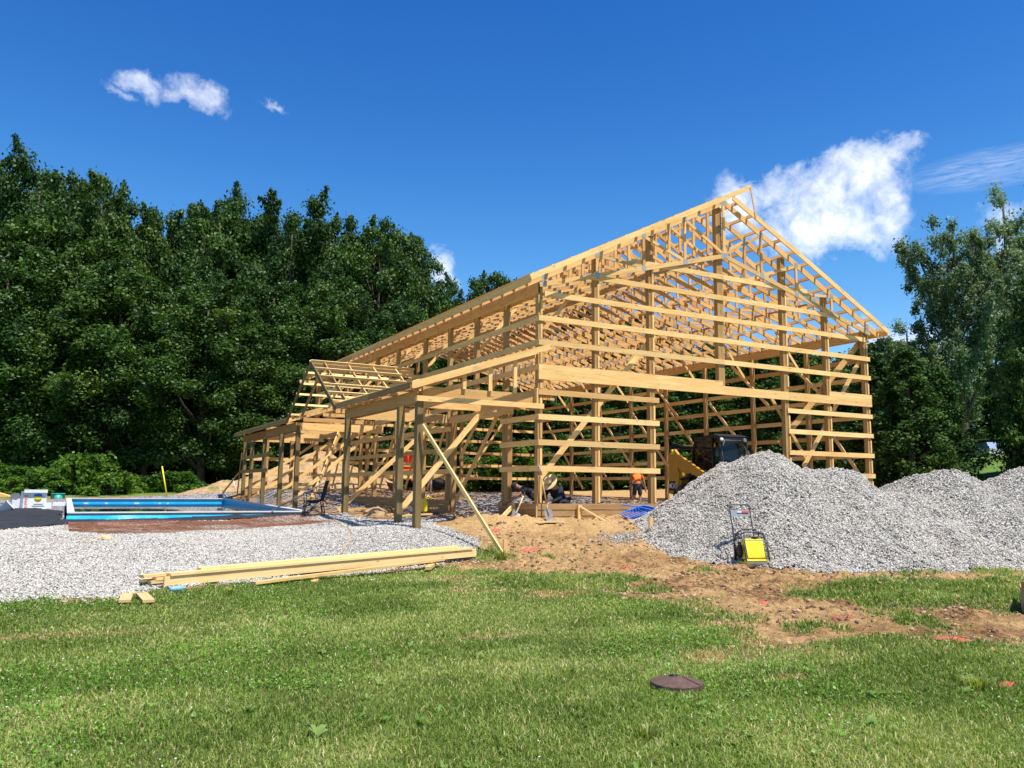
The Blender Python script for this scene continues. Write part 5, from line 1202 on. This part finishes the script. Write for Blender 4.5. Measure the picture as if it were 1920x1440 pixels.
# far right: covered boat-like shape and rope fence
def boat():
    r=empty('covered_boat',(45.5,16.3,hz1(45.5,16.3)),.9,'small blue and white covered boat in the far gap between the trees','boat')
    MB().prism([(-2,.4),(1.6,.35),(2.4,.9),(-2.0,.85)],(0,-.7,0),(1,0,0),(0,0,1),(0,1.4,0)).build('hull',WHITE,r); MB().prism([(-2,.86),(2.2,.92),(1.0,1.25),(-1.6,1.3)],(0,-.65,0),(1,0,0),(0,0,1),(0,1.3,0)).build('cover',plain('boat_cover',(.16,.24,.40),.6),r)
    MB().box(-1.5,-1.3,-.5,.5,0,.45).box(.9,1.1,-.5,.5,0,.42).build('stand',DSTEEL,r)
boat()
def ropefence():
    r=empty('rope_fence',(42,12.5,hz1(42,12.5)),0,'low pale rail fence at the far edge of the right lawn','fence')
    pts=[(40.4,14.2),(41.8,12.6),(43.4,10.9),(45,9.2)]
    for x,y in pts: MB().box(x-42-.05,x-42+.05,y-12.5-.05,y-12.5+.05,-.3,1.5).build('fence_post',PINE2,r)
    for zz_ in (1.3,.35):
        MB().tube([(x-42,y-12.5,zz_+hz1(x,y)-hz1(42,12.5)) for x,y in pts],.03,6).build('rail',plain('rope%d'%int(zz_*9),(.6,.52,.25),.7),r)
ropefence()

# ---------------------------------------------------------------- trees
def leafcloud(C,Rr,per,size,rg,flat=.55,upb=.35,jit=.25,elong=1,cnt=None):
    cnt=np.full(len(C),per) if cnt is None else cnt; n=int(cnt.sum()); c=np.repeat(C,cnt,0); r=np.repeat(Rr,cnt)
    d=rg.normal(size=(n,3)); d/=np.linalg.norm(d,axis=1)[:,None]; rad=np.minimum(np.abs(rg.normal(.62,.33,n)),1.5)
    p=c+d*(r*rad)[:,None]*np.array([1,1,flat*elong])
    nr=d*.75+rg.normal(size=(n,3))*.6+np.array([0,0,upb]); nr/=np.linalg.norm(nr,axis=1)[:,None]
    t=np.cross(nr,rg.normal(size=(n,3))); t/=np.linalg.norm(t,axis=1)[:,None]+1e-9; b=np.cross(nr,t)
    s=(size*rg.uniform(.6,1.35,n))[:,None]
    V=np.stack([p-t*s,p-b*s*.62,p+t*s,p+b*s*.62],1).reshape(-1,3); q=np.arange(n)*4
    rv=np.clip(np.repeat(rg.normal(.42,.16,len(C)),cnt)+rg.normal(0,.16,n),0,1)
    return V,np.c_[q,q+1,q+2,q+3],np.repeat(rv,4)
def trunkmb(H,r0,limbs,rg,lean=.03):
    mb=MB(); N_=9; base=[(lean*H*math.sin(i/N_*2.2)*.5,lean*H*math.sin(i/N_*1.3+1)*.3-lean*H*.25,-.4+H*i/N_) for i in range(N_+1)]
    mb.tube(base,[r0*(1-.88*i/N_)+.02 for i in range(N_+1)],9)
    for t,tip in limbs:
        k=t*N_; i=min(int(k),N_-1); f=k-i; a=Vector(base[i]).lerp(Vector(base[i+1]),f); b=Vector(tip); m=a.lerp(b,.5)+Vector((0,0,-.04*(b-a).length)); rr=r0*(1-.88*t)*.5
        mb.tube([a,a.lerp(m,.5)+Vector((0,0,.02)),m,m.lerp(b,.55)+Vector((0,0,.06*(b-a).length)),b],[rr,rr*.8,rr*.6,rr*.4,rr*.15],6)
    return mb
def deciduous(seed,H=20,R=4.6,n=70,per=330,size=.14,low=.1,m=LEAF,topw=.75):
    rg=np.random.default_rng(seed); C=[];Rs=[]
    for i in range(n):
        t=low+(1-low)*(i+.5)/n; t=min(.985,t+rg.normal(0,.01)); prof=(np.sin(PI*min(1,(t-low*.5)/(1.06-low*.5))**.85))**.42*(1 if t<.55 else 1-(1-topw)*(t-.55)/.45)
        a=i*2.39996+rg.normal(0,.35); rr=R*prof*(.35+.65*rg.random()**.45); cr=R*rg.uniform(.20,.36)*(1 if t<.85 else .72)
        C.append((rr*math.cos(a),rr*math.sin(a),t*H-cr*.35)); Rs.append(cr)
    # small spurs that break the silhouette
    for i in range(n//2):
        k=rg.integers(n//3,n); c=np.array(C[k]); d=rg.normal(size=3); d[2]=abs(d[2])*1.5; d/=np.linalg.norm(d)
        for f_,s_ in ((.8,.42),(1.1,.30),(1.35,.2)): C.append(tuple(c+d*Rs[k]*f_)); Rs.append(Rs[k]*s_*rg.uniform(.8,1.2))
    C=np.array(C);Rs=np.array(Rs); V,Q,rv=leafcloud(C,Rs,per,size,rg,.8,cnt=np.clip((Rs/Rs.mean())**2*per*.8,20,None).astype(int))
    limbs=[(min(.9,max(.12,C[k][2]/H-.16)),C[k]) for k in range(2,n,3)]
    return mesh_np('crown',V,quads=Q,attrs=dict(rv=rv)),trunkmb(H*.93,.026*H*.6,limbs,rg),m
def cottonwood(seed,H=16,R=4.5,per=230,size=.095,m=LEAF2):
    rg=np.random.default_rng(seed); C=[];Rs=[];limbs=[]
    for i in range(26):
        a=i*2.39996+rg.normal(0,.3); t0=.12+.5*i/26; out=R*rg.uniform(.45,1.05)*(1-.25*i/26); z1=min(H*.99,H*(t0+rg.uniform(.22,.42)))
        tip=np.array([out*math.cos(a),out*math.sin(a),z1]); base=np.array([0,0,H*t0]); limbs.append((t0,tip))
        for k in range(9):
            f=.3+.7*(k+rg.random())/9; p=base+(tip-base)*f; p[2]=base[2]+(tip[2]-base[2])*f**1.25; 
            C.append(p+rg.normal(0,.35,3)); Rs.append(rg.uniform(.38,.8)*(1.15-.45*f)*R/4.5)
    for i in range(14): C.append(np.array([rg.normal(0,.8),rg.normal(0,.8),H*rg.uniform(.62,.985)])); Rs.append(rg.uniform(.45,.75))
    V,Q,rv=leafcloud(np.array(C),np.array(Rs),per,size,rg,1.15,.2)
    return mesh_np('crown',V,quads=Q,attrs=dict(rv=rv)),trunkmb(H*.95,.32,limbs,rg),m
def cedar(seed,H=8,R=2.4,n=150,per=150,size=.085,m=CEDAR,low=.04):
    rg=np.random.default_rng(seed);C=[];Rs=[];limbs=[]
    for i in range(n):
        t=low+(.99-low)*((i+.5)/n)**1.1; w=R*(1-t)**.62*(.78+.35*rg.random())*(1 if t>.1 else .85); a=i*2.39996+rg.normal(0,.4); rr=w*rg.uniform(.55,1.0)
        C.append((rr*math.cos(a),rr*math.sin(a),t*H)); Rs.append((.30+.30*(1-t))*R/2.4*rg.uniform(.7,1.25))
        if i%5==0: limbs.append((max(.05,t-.04),C[-1]))
    V,Q,rv=leafcloud(np.array(C),np.array(Rs),per,size,rg,.62,.5)
    return mesh_np('crown',V,quads=Q,attrs=dict(rv=rv)),trunkmb(H*.95,.16,limbs,rg),m
def bushm(seed,H=1.6,R=1.5,n=46,per=120,size=.075,m=SHRUB):
    rg=np.random.default_rng(seed);C=[];Rs=[]
    for i in range(n):
        a=i*2.39996;t=rg.random();rr=R*math.sqrt(rg.random())*(1-.45*t);C.append((rr*math.cos(a),rr*math.sin(a),.12+t*H*.85*(1-.35*rr/R)));Rs.append(rg.uniform(.14,.36)*R/1.5)
    V,Q,rv=leafcloud(np.array(C),np.array(Rs),per,size,rg,.85)
    mb=MB(); [mb.tube([(0,0,-.1),(c[0]*.5,c[1]*.5,c[2]*.6),c],[.02,.014,.006],5) for c in C[::3]]
    return mesh_np('crown',V,quads=Q,attrs=dict(rv=rv)),mb,m
PR={}
def proto_of(key,fn):
    if key not in PR:
        cm,mb,m=fn(); cm.materials.append(m); o=mb.build('trunk',BARK); tm=o.data; bpy.data.objects.remove(o); PR[key]=(cm,tm)
    return PR[key]
def plant(name,key,fn,x,y,z,h,H,label,cat,group=None,wide=1,rz=None):
    cm,tm=proto_of(key,fn); s=h/H; rz=random.uniform(0,6.28) if rz is None else rz
    r=empty(name,(x,y,z-.05),rz,label,cat,group); r.scale=(s*wide,s*wide,s)
    for n,me in (('crown',cm),('trunk',tm)):
        o=bpy.data.objects.new(n,me); COL.objects.link(o); o.parent=r
    return r
random.seed(12)
dec=[('d%d'%i,(lambda i=i:deciduous(100+i,R=(4.6,4.2,5.2,3.8,4.4)[i],low=(.1,.14,.08,.2,.12)[i],topw=(1.0,.9,1.0,.95,.85)[i]))) for i in range(5)]
ced=[('c%d'%i,(lambda i=i:cedar(200+i,R=(2.4,2.9,2.0)[i]))) for i in range(3)]
BACK=[(-15.09,43.8,.17,21.2),(-12.48,42.4,.21,21.6),(-11.28,46.3,.3,22.1),(-9.0,40.5,.31,20.7),(-7.12,46.3,.46,20.7),(-5.35,40.8,.46,19.0),(-3.3,41.9,.55,18.5),(-2.34,36.8,.45,18.8),(-.33,40.3,.59,19.9),(.83,37.4,.53,18.3),(2.01,34.4,.45,18.8),(4.73,39.8,.65,18.6),(4.74,35.2,.51,18.5),(7.63,39.4,.66,18.2),(7.46,33.7,.49,18.2),(9.53,34.9,.55,18.1),(12.14,38.1,.66,17.8),(17.07,39.95,.76,16.6),(17.77,37.3,.7,16.6),(20.31,38.2,.76,16.6)]
LB=['tall tree cut off by the left edge of the photo','tallest broad tree at the far left, its top above all others','tall tree just right of the leftmost treetops','rounded dome-topped tree left of the V-shaped dip','tree behind the dome-topped tree, filling its right shoulder','lower treetop at the left of the V-shaped dip','tree at the bottom of the dip in the treetops','tree with knobbly tip rising right of the dip','high treetop above the middle of the pool','tree with three pointed tips above the pool','tree over the right half of the pool, a little lower','narrow tall treetop above the chair','tree above the dormer peak with rounded shoulder','tree behind the dormer, second row','tree with a clustered top right of the dormer peak','last tall tree before the sky gap','sloping lower tree at the left of the sky gap','tree right of the sky gap with a broad crown','small rounded treetop touching the barn roof line','far tree just showing above the roof slope']
for i,(x,y,z,h) in enumerate(BACK):
    k,f=dec[(i*2+i//5)%5]; plant('deciduous_tree',k,f,x,y,z,h*.985,20.3,LB[i],'tree','tall trees of the left wood',wide=random.uniform(.56,.76))
for i,(x,y,z,h) in enumerate([(-14.96, 52.93, 0.42, 22.5), (-13.73, 52.25, 0.42, 23.7), (-12.76, 51.73, 0.42, 22.6), (-11.42, 50.99, 0.42, 22.4), (-10.16, 50.3, 0.44, 20.3), (-8.93, 49.62, 0.46, 21.9), (-8.04, 49.13, 0.48, 20.2), (-6.46, 48.27, 0.52, 19.4), (-5.26, 47.61, 0.55, 18.1), (-4.58, 47.24, 0.57, 18.2), (-3.02, 46.38, 0.61, 16.7), (-1.83, 45.73, 0.64, 20.0), (-0.73, 45.12, 0.66, 19.4), (0.48, 44.46, 0.68, 18.2), (1.59, 43.85, 0.69, 19.2), (2.91, 43.12, 0.7, 18.1), (4.4, 42.31, 0.7, 19.4), (5.16, 41.89, 0.7, 17.2), (6.52, 41.14, 0.7, 18.0), (7.72, 40.48, 0.69, 17.9), (9.08, 39.74, 0.69, 17.2), (9.95, 39.26, 0.68, 18.0), (11.28, 38.53, 0.67, 18.1), (12.39, 37.92, 0.66, 14.3)]):
    k,f=dec[(i*3)%5]; plant('deciduous_tree',k,f,x,y,z,h,20.3,'tree deep in the left wood, mostly hidden behind the taller front trees','tree','trees deep in the left wood',wide=random.uniform(.5,.75))
for i,(x,y,z,h) in enumerate([(-13.7, 39.59, 0.16, 15.6), (-12.16, 38.75, 0.18, 16.3), (-10.42, 37.79, 0.22, 13.7), (-8.84, 36.92, 0.25, 15.0), (-7.5, 36.19, 0.27, 12.9), (-5.47, 35.08, 0.3, 12.5), (-4.15, 34.35, 0.31, 10.0), (-2.25, 33.31, 0.33, 13.0), (-1.01, 32.62, 0.33, 11.4), (0.5, 31.8, 0.34, 12.5), (2.64, 30.62, 0.35, 10.6), (3.85, 29.96, 0.35, 12.5), (5.85, 28.86, 0.34, 11.3), (7.12, 28.16, 0.33, 11.1)]):
    k,f=dec[(i*2+3)%5]; plant('deciduous_tree',k,f,x,y,z,h,20.3,'mid-height tree inside the left wood, below the highest crowns','tree','mid-height trees of the left wood',wide=random.uniform(.75,1.0))
FRONT=[(-13.44,36.0,.11,12.9),(-11.4,34.9,.12,10.3),(-9.61,35.0,.16,11.7),(-7.65,34.0,.18,12.7),(-6.04,31.9,.16,9.2),(-3.39,29.9,.15,11.4),(-1.32,29.9,.22,9.4),(.56,30.1,.27,8.1),(2.93,30.2,.31,11.0),(5.39,30.3,.34,9.4),(9.42,32.65,.48,11.3),(13.99,37.0,.65,13.1)]
LF=['shorter edge tree at the left border of the photo','shorter edge tree above the white supply box','edge tree left of the bright shrub, mid height','edge tree behind the bright green shrub','low edge tree left of the yellow pole','large bushy edge tree above the pool, reaching to the ground','low edge tree behind the far end of the lean-to','lowest edge tree, left of the lean-to back corner','edge tree behind the dormer','edge tree seen above the dirt mound','edge tree beyond the orange machine','edge tree filling the base of the sky gap']
for i,(x,y,z,h) in enumerate(FRONT):
    k,f=dec[(i*3+1)%5]; plant('edge_tree',k,f,x,y,z,h,20.3,LF[i],'tree','lower trees along the wood edge',wide=1.25)
BEY=[(9.0, 24.9, 0.18, 4.6), (11.52, 25.6, 0.22, 5.2), (14.13, 23.17, 0.28, 5.6), (15.43, 21.3, 0.28, 5.8), (17.86, 21.12, 0.38, 6.4), (19.21, 19.23, 0.44, 6.4), (21.59, 19.07, 0.59, 6.7), (22.73, 17.29, 0.69, 6.8), (23.8, 15.56, 0.81, 7.2), (23.17, 12.46, 0.74, 6.5), (23.03, 10.23, 0.68, 5.4), (22.06, 7.31, 0.45, 5.8), (21.51, 5.31, 0.31, 5.8), (23.51, 5.37, 0.6, 4.9), (25.69,6.47,1.01,3.0)]
LC=['low evergreen behind the trailer','evergreen behind the porch opening','evergreen left of the corner post','evergreen right of the corner post','evergreen behind the second front post','evergreen behind the worker in orange','evergreen behind the left door post','evergreen left of the loader cab','evergreen behind the loader cab','evergreen right of the loader cab','evergreen behind the right door post','evergreen behind the right end of the front wall','large cedar just right of the barn corner post','rounded cedar over the middle gravel pile','small cedar beside the gap with the covered boat']
for i,(x,y,z,h) in enumerate(BEY):
    k,f=ced[i%3]; plant('cedar_tree',k,f,x,y,z,h*1.08,8,LC[i],'evergreen','row of cedars behind the barn',wide=1.3 if i<12 else 1.15)
DEC2=[(37.42,26.5,1.4,10.3),(41.87,26.4,1.67,9.6),(41.56,21.9,1.87,9.7),(44.72,22.5,2.02,9.9),(15.2,30.5,.5,6.9),(18.5,29,.5,6.9),(22,27,.6,7.4),(27,25,.8,7.6),(31,23,1.,7.8),(12.0,29.3,.41,6.5)]
LD=['distant leafy tree seen between the right roof posts','distant leafy tree left of the roof corner','distant leafy tree with pointed tips right of the roof corner','distant leafy tree touching the tall silvery tree','leafy tree behind the porch opening, left','leafy tree behind the corner post, far','leafy tree far behind the second bay','leafy tree far behind the doorway, left side','leafy tree far behind the doorway, right side','leafy tree behind the trailer']
for i,(x,y,z,h) in enumerate(DEC2):
    k,f=dec[(i+2)%5]; plant('deciduous_tree',k,f,x,y,z,h,20.3,LD[i],'tree','leafy trees behind the cedars',wide=1.35)
cot=[('w%d'%i,(lambda i=i:cottonwood(300+i,R=(4.7,4.2)[i]))) for i in range(2)]
plant('cottonwood_tree','w0',cot[0][1],35.81,11.84,2.28,15.1,16,'big silvery-leaved tree with open upward branches right of the barn','tree','silvery trees at right',wide=.88,rz=.4)
plant('cottonwood_tree','w1',cot[1][1],41.39,11.66,2.50,17.5,16,'second taller silvery tree at the right edge of the photo','tree','silvery trees at right',wide=.8,rz=2)
plant('willow_shrub','w1',cot[1][1],33.58,13.64,2.00,8.4,16,'lower bluish willow-like tree under the left side of the big silvery tree','tree','silvery trees at right',wide=1.25,rz=4)
plant('cedar_tree','cc',lambda:cedar(230,R=3.0,n=230,per=150),26.10,1.65,1.14,9.8,8,'tall dark cedar filling the right edge of the photo','evergreen','dark cedars at right',wide=.72)
plant('cedar_tree','cc',lambda:cedar(230,R=3.0,n=230,per=150),26.96,3.48,1.25,4.5,8,'shorter dark cedar at the foot of the tall right one','evergreen','dark cedars at right',wide=.8)
BU=[(-9.2,27.0,-.14,3.0,.95,'brightest yellow-green shrub behind the white supply box'),(-10.6,26.4,-.19,1.5,1.3,'low shrub left of the brightest shrub'),(-8.1,25.6,-.17,1.7,1.3,'shrub at the right foot of the brightest shrub'),(-12.0,27.0,-.18,1.1,1.9,'low spreading shrub at the left edge'),(-11.2,29.2,-.09,2.0,1.4,'shrub in shade behind the low left shrubs'),(-7.0,27.2,-.08,1.2,1.4,'small shrub left of the yellow pole'),(-5.0,27.0,.01,1.6,1.5,'shrub right of the yellow pole'),(-13.4,29,-.12,1.9,1.7,'shrub cut by the left edge, in front of the wood')]
for x,y,z,h,w,lab in BU: plant('shrub','b%d'%(BU.index((x,y,z,h,w,lab))%2),lambda s=len(PR):bushm(400+s),x,y,z,h*.8,1.6,lab,'shrub','shrubs at the wood edge',wide=w)
for i,(x,y,h,w,lab) in enumerate(((10.8,22.6,2.3,1.3,'leafy bush seen through the porch opening, left'),(12.9,22.8,2.6,1.3,'leafy bush seen through the porch opening, right'),(14.8,21.9,2.2,1.3,'leafy bush just left of the corner post'))):
    plant('shrub','b%d'%(i%2),lambda s=i:bushm(420+s),x,y,hz1(x,y),h,1.6,lab,'shrub','leafy bushes behind the barn',wide=w)
EX=[(22.82, 36.8, 0.77, 15.0), (23.68, 34.03, 0.73, 13.5), (26.77, 34.63, 0.83, 13.5), (27.51, 31.93, 0.82, 12.5), (30.73, 32.46, 0.96, 12.1), (31.33, 29.83, 0.99, 11.1), (34.68, 30.29, 1.16, 10.8), (35.33, 27.63, 1.25, 9.9)]
LE=['wood top just behind the barn left corner','tree dimly seen through the left end of the trusses','tree behind the trusses over the second post','tree behind the trusses between second and third posts','tree behind the trusses over the left door post','tree behind the trusses over the doorway, left part','tree behind the trusses over the doorway, middle','tree behind the trusses over the doorway, right part']
EX+=[(56.1, 23.13, 2.63, 8.3), (56.15, 20.81, 2.68, 9.7), (49.95, 21.91, 2.34, 9.2)]; LE+=['dark tree closing the gap above the covered boat','dark tree behind the second silvery tree','dark tree behind the big silvery tree']
for i,(x,y,z,h) in enumerate(EX):
    k,f=dec[(i*2+1)%5]; plant('deciduous_tree',k,f,x,y,z,h,20.3,LE[i],'tree','trees behind the barn roof',wide=1.25)
# deep wood closing the view behind the rows
def deepwood():
    rg=np.random.default_rng(55); n=520; s=rg.random(n)
    P=[(-48,52),(-10,57),(18,52),(34,44),(52,34),(66,14),(60,-8)]; seg=rg.integers(0,len(P)-1,n); f=rg.random(n)
    x=np.array([P[i][0]+(P[i+1][0]-P[i][0])*t for i,t in zip(seg,f)])+rg.normal(0,1.5,n); y=np.array([P[i][1]+(P[i+1][1]-P[i][1])*t for i,t in zip(seg,f)])+rg.normal(0,1.5,n)
    top=np.where(seg<1,15,np.where(seg<2,11,8.2)); z=hz(x,y)+rg.random(n)*top
    V,Q,rv=leafcloud(np.c_[x,y,z],rg.uniform(1.2,2.6,n),210,.27,rg,.8); me=mesh_np('deep_wood',V,quads=Q,attrs=dict(rv=rv)); tag(link('deep_wood',me,LEAF),kind='stuff')
deepwood()
# weeds
def weed(x,y,h,n,label,seed,m=BLADE):
    rg=np.random.default_rng(seed); th=rg.uniform(0,2*PI,n); ln=rg.uniform(.15,.75,n); hh=h*rg.uniform(.5,1,n); r0=rg.uniform(0,.05,n)
    z=hz1(x,y); bx=x+r0*np.cos(th)*2;by=y+r0*np.sin(th)*2; P=np.c_[bx,by,np.full(n,z)]; D=np.c_[np.cos(th),np.sin(th),0*th]; S=np.c_[-np.sin(th),np.cos(th),0*th]*.004
    mid=P+D*(hh*ln*.35)[:,None]+np.c_[0*hh,0*hh,hh*.65]; tip=P+D*(hh*ln)[:,None]+np.c_[0*hh,0*hh,hh*(1.05-.4*ln)]
    V=np.stack([P-S,P+S,mid+S,mid-S,tip],1).reshape(-1,3); b=np.arange(n)*5
    me=mesh_np('weed_tuft',V,quads=np.c_[b,b+1,b+2,b+3],tris=np.c_[b+3,b+2,b+4],attrs=dict(rv=np.repeat(rg.random(n)*.9,5))); tag(link('weed_tuft',me,m),label,'weed','weed tufts')
weed(-3.3,-12.5,.12,200,'tall grey-green weed tuft at the right edge of the lawn',1)
weed(-6.55,-12.4,.11,90,'taller seeding weed tuft at the bottom of the photo, right of centre',2)
weed(2.95,-4.75,.22,190,'grass tuft at the right foot of the plate compactor',3)
weed(-1.9,-1.75,.26,240,'long grass tuft at the foot of the leaning prop',4)
weed(-7.7,-4.55,.14,120,'grass tuft between the short boards and the lumber stack',5)

# ---------------------------------------------------------------- sky, sun, camera
SUN=Vector((.13,-.40,.91)).normalized()
w=bpy.data.worlds.new('World'); scn.world=w; w.use_nodes=True; nt=w.node_tree; nt.nodes.clear(); N=NT(nt)
out=nt.nodes.new('ShaderNodeOutputWorld'); bg=nt.nodes.new('ShaderNodeBackground'); nt.links.new(bg.outputs[0],out.inputs[0])
sky=nt.nodes.new('ShaderNodeTexSky'); sky.sky_type='NISHITA'; sky.sun_disc=False; sky.sun_elevation=math.asin(SUN.z); sky.sun_rotation=math.atan2(SUN.x,SUN.y)
sky.air_density=1.15; sky.dust_density=.25; sky.ozone_density=2.2; sky.altitude=200
hs=nt.nodes.new('ShaderNodeHueSaturation'); hs.inputs['Saturation'].default_value=1.38; hs.inputs['Value'].default_value=1.0; nt.links.new(sky.outputs[0],hs.inputs['Color'])
g=N.vmath('NORMALIZE',nt.nodes.new('ShaderNodeTexCoord').outputs['Generated'])
CL=[([.7113,.6181,.3346],[7.59,-8.93,.36],[10.52,4.84,-31.3],1),([.7428,.5708,.3498],[10.13,-16.25,5.0],[16.93,-1.45,-33.59],1),([.7649,.5311,.3645],[22.15,-46.04,20.6],[29.17,-8.29,-49.13],.9),([.6708,.6646,.329],[16.87,-20.49,7.0],[20.78,.21,-42.8],1),([.7406,.604,.2946],[9.74,-10.59,-2.78],[5.25,9.83,-33.34],1),([.7655,.563,.3116],[18.49,-23.05,-3.76],[8.03,7.95,-34.09],.85),([.7243,.6325,.2745],[19.35,-21.08,-2.48],[13.72,15.48,-71.86],.7),([.8063,.5677,.1662],[14.53,-20.13,-1.73],[7.02,8.7,-63.77],.9),
([.0343,.906,.4218],[32.25,.4,-3.49],[-13.88,28.92,-60.99],.72),([.0163,.9132,.4072],[58.7,5.32,-14.27],[-39.01,49.87,-110.28],.55),([.0949,.9011,.4231],[29.32,-.82,-4.83],[-12.0,23.59,-47.55],.86),([.1088,.9049,.4115],[60.86,-7.18,-.3],[-6.43,45.79,-99.01],.6),([.1765,.8867,.4273],[47.63,-9.58,.21],[-.81,83.56,-173.08],.6),([.3841,.8857,.2609],[46.86,-20.82,1.68],[4.56,8.5,-35.56],.9),([.8391,.4675,.2781],[21.72,-35.14,-6.47],[5.54,4.89,-24.95],.7),([.0949,.9691,.2276],[6.78,-.83,.72],[5.2,14.07,-62.08],.8),([.2768,.9344,.2243],[12.62,-3.92,.75],[5.15,10.65,-50.73],.8),([.7751,.6052,.1813],[18.57,-23.19,-1.97],[9.66,11.89,-80.99],.6)]
gw=N.n('ShaderNodeVectorMath',operation='MULTIPLY_ADD'); N.set(gw,0,N.vmath('SUBTRACT',N.noise(g,26,5,.6,0,out=1),(.5,.5,.5))); gw.inputs[1].default_value=(.055,.055,.055); N.set(gw,2,g); gw=gw.outputs[0]
dens=None
for c,A,B,s in CL:
    u=N.vmath('DOT_PRODUCT',gw,tuple(A));v=N.vmath('DOT_PRODUCT',gw,tuple(B)); u0=sum(a*b for a,b in zip(A,c));v0=sum(a*b for a,b in zip(B,c))
    u=N.math('SUBTRACT',u,u0);v=N.math('SUBTRACT',v,v0); r2=N.math('ADD',N.math('MULTIPLY',u,u),N.math('MULTIPLY',v,v))
    fr=N.math('GREATER_THAN',N.vmath('DOT_PRODUCT',g,tuple(c)),.5)
    d=N.math('ADD',N.math('SUBTRACT',(1.25 if s>.88 and CL.index((c,A,B,s))<8 else .95)-(1-s)*1.5,N.math('MULTIPLY',r2,.62)),N.math('MULTIPLY',N.math('SUBTRACT',fr,1.),10.)); d=N.math('MAXIMUM',d,-4.)
    dens=d if dens is None else N.math('SMOOTH_MAX',dens,d,.15)
nz=N.noise(g,15,10,.62,.35); nz2=N.noise(g,46,8,.65,.6)
nn=N.math('ADD',N.math('MULTIPLY',nz,.62),N.math('MULTIPLY',nz2,.38))
x=N.math('ADD',dens,N.math('MULTIPLY',N.math('SUBTRACT',nn,.5),6.2)); al=N.math('MULTIPLY',N.mr(x,-.1,2.0),N.mr(dens,-.35,.35))
# thin streaky cirrus low on the right
c,A,B=[.8205,.4639,.3341],[5.78,-9.37,-1.19],[12.75,7.18,-41.28]
u=N.math('SUBTRACT',N.vmath('DOT_PRODUCT',g,tuple(A)),sum(a*b for a,b in zip(A,c)));v=N.math('SUBTRACT',N.vmath('DOT_PRODUCT',g,tuple(B)),sum(a*b for a,b in zip(B,c)))
cv=N.n('ShaderNodeCombineXYZ');N.set(cv,0,N.math('MULTIPLY',u,1.2));N.set(cv,1,N.math('MULTIPLY',v,3.5)); ci=N.noise(cv.outputs[0],2.2,8,.7,.8)
cm=N.math('SUBTRACT',1.,N.math('ADD',N.math('MULTIPLY',u,u),N.math('MULTIPLY',v,v)),clamp=True)
ca=N.math('MULTIPLY',N.math('MULTIPLY',N.mr(ci,.35,.8),cm),.42)
al=N.math('MAXIMUM',al,N.math('MULTIPLY',ca,N.math('GREATER_THAN',N.vmath('DOT_PRODUCT',g,tuple(c)),.5)))
shade=N.mr(N.noise(g,24,6,.6,.3),.35,.68,.70,1.0)
ccol=N.mix(shade,(5.2,5.9,7.2),(8.6,8.7,8.9))
sepz=N.n('ShaderNodeSeparateXYZ'); N.set(sepz,0,g)
# cyan lift towards the horizon
skc=N.mix(1,hs.outputs[0],N.ramp(sepz.outputs[2],[(0,(1.0,1.06,1.12)),(.25,(.86,1.0,1.12)),(.42,(.66,.82,1.06)),(.65,(.46,.66,1.0))]),'MULTIPLY')
nt.links.new(N.mix(al,skc,ccol),bg.inputs[0]); bg.inputs[1].default_value=.108
sl_=bpy.data.lights.new('sun','SUN'); sl_.energy=5.0; sl_.angle=math.radians(.53); sl_.color=(1,.955,.88)
so=bpy.data.objects.new('sun',sl_); COL.objects.link(so); so.rotation_euler=SUN.to_track_quat('Z','Y').to_euler()
cam=bpy.data.cameras.new('camera'); co=bpy.data.objects.new('camera',cam); COL.objects.link(co); scn.camera=co
Fv=Vector((.47718,.86949,.12763));Rv=Vector((.87602,-.48217,.00959));Uv=Vector((-.06988,-.10723,.99178))
M=Matrix((Rv,Uv,-Fv)).transposed().to_4x4(); M.translation=Vector((-9.8362,-16.584,.3645)); co.matrix_world=M
cam.sensor_width=36; cam.lens=1512.615*36/1920; cam.clip_end=3000; cam.clip_start=.05
scn.render.resolution_x=1024; scn.render.resolution_y=768; scn.render.engine='CYCLES'
scn.view_settings.view_transform='Standard'; scn.view_settings.look='None'; scn.view_settings.gamma=1; scn.view_settings.exposure=.55
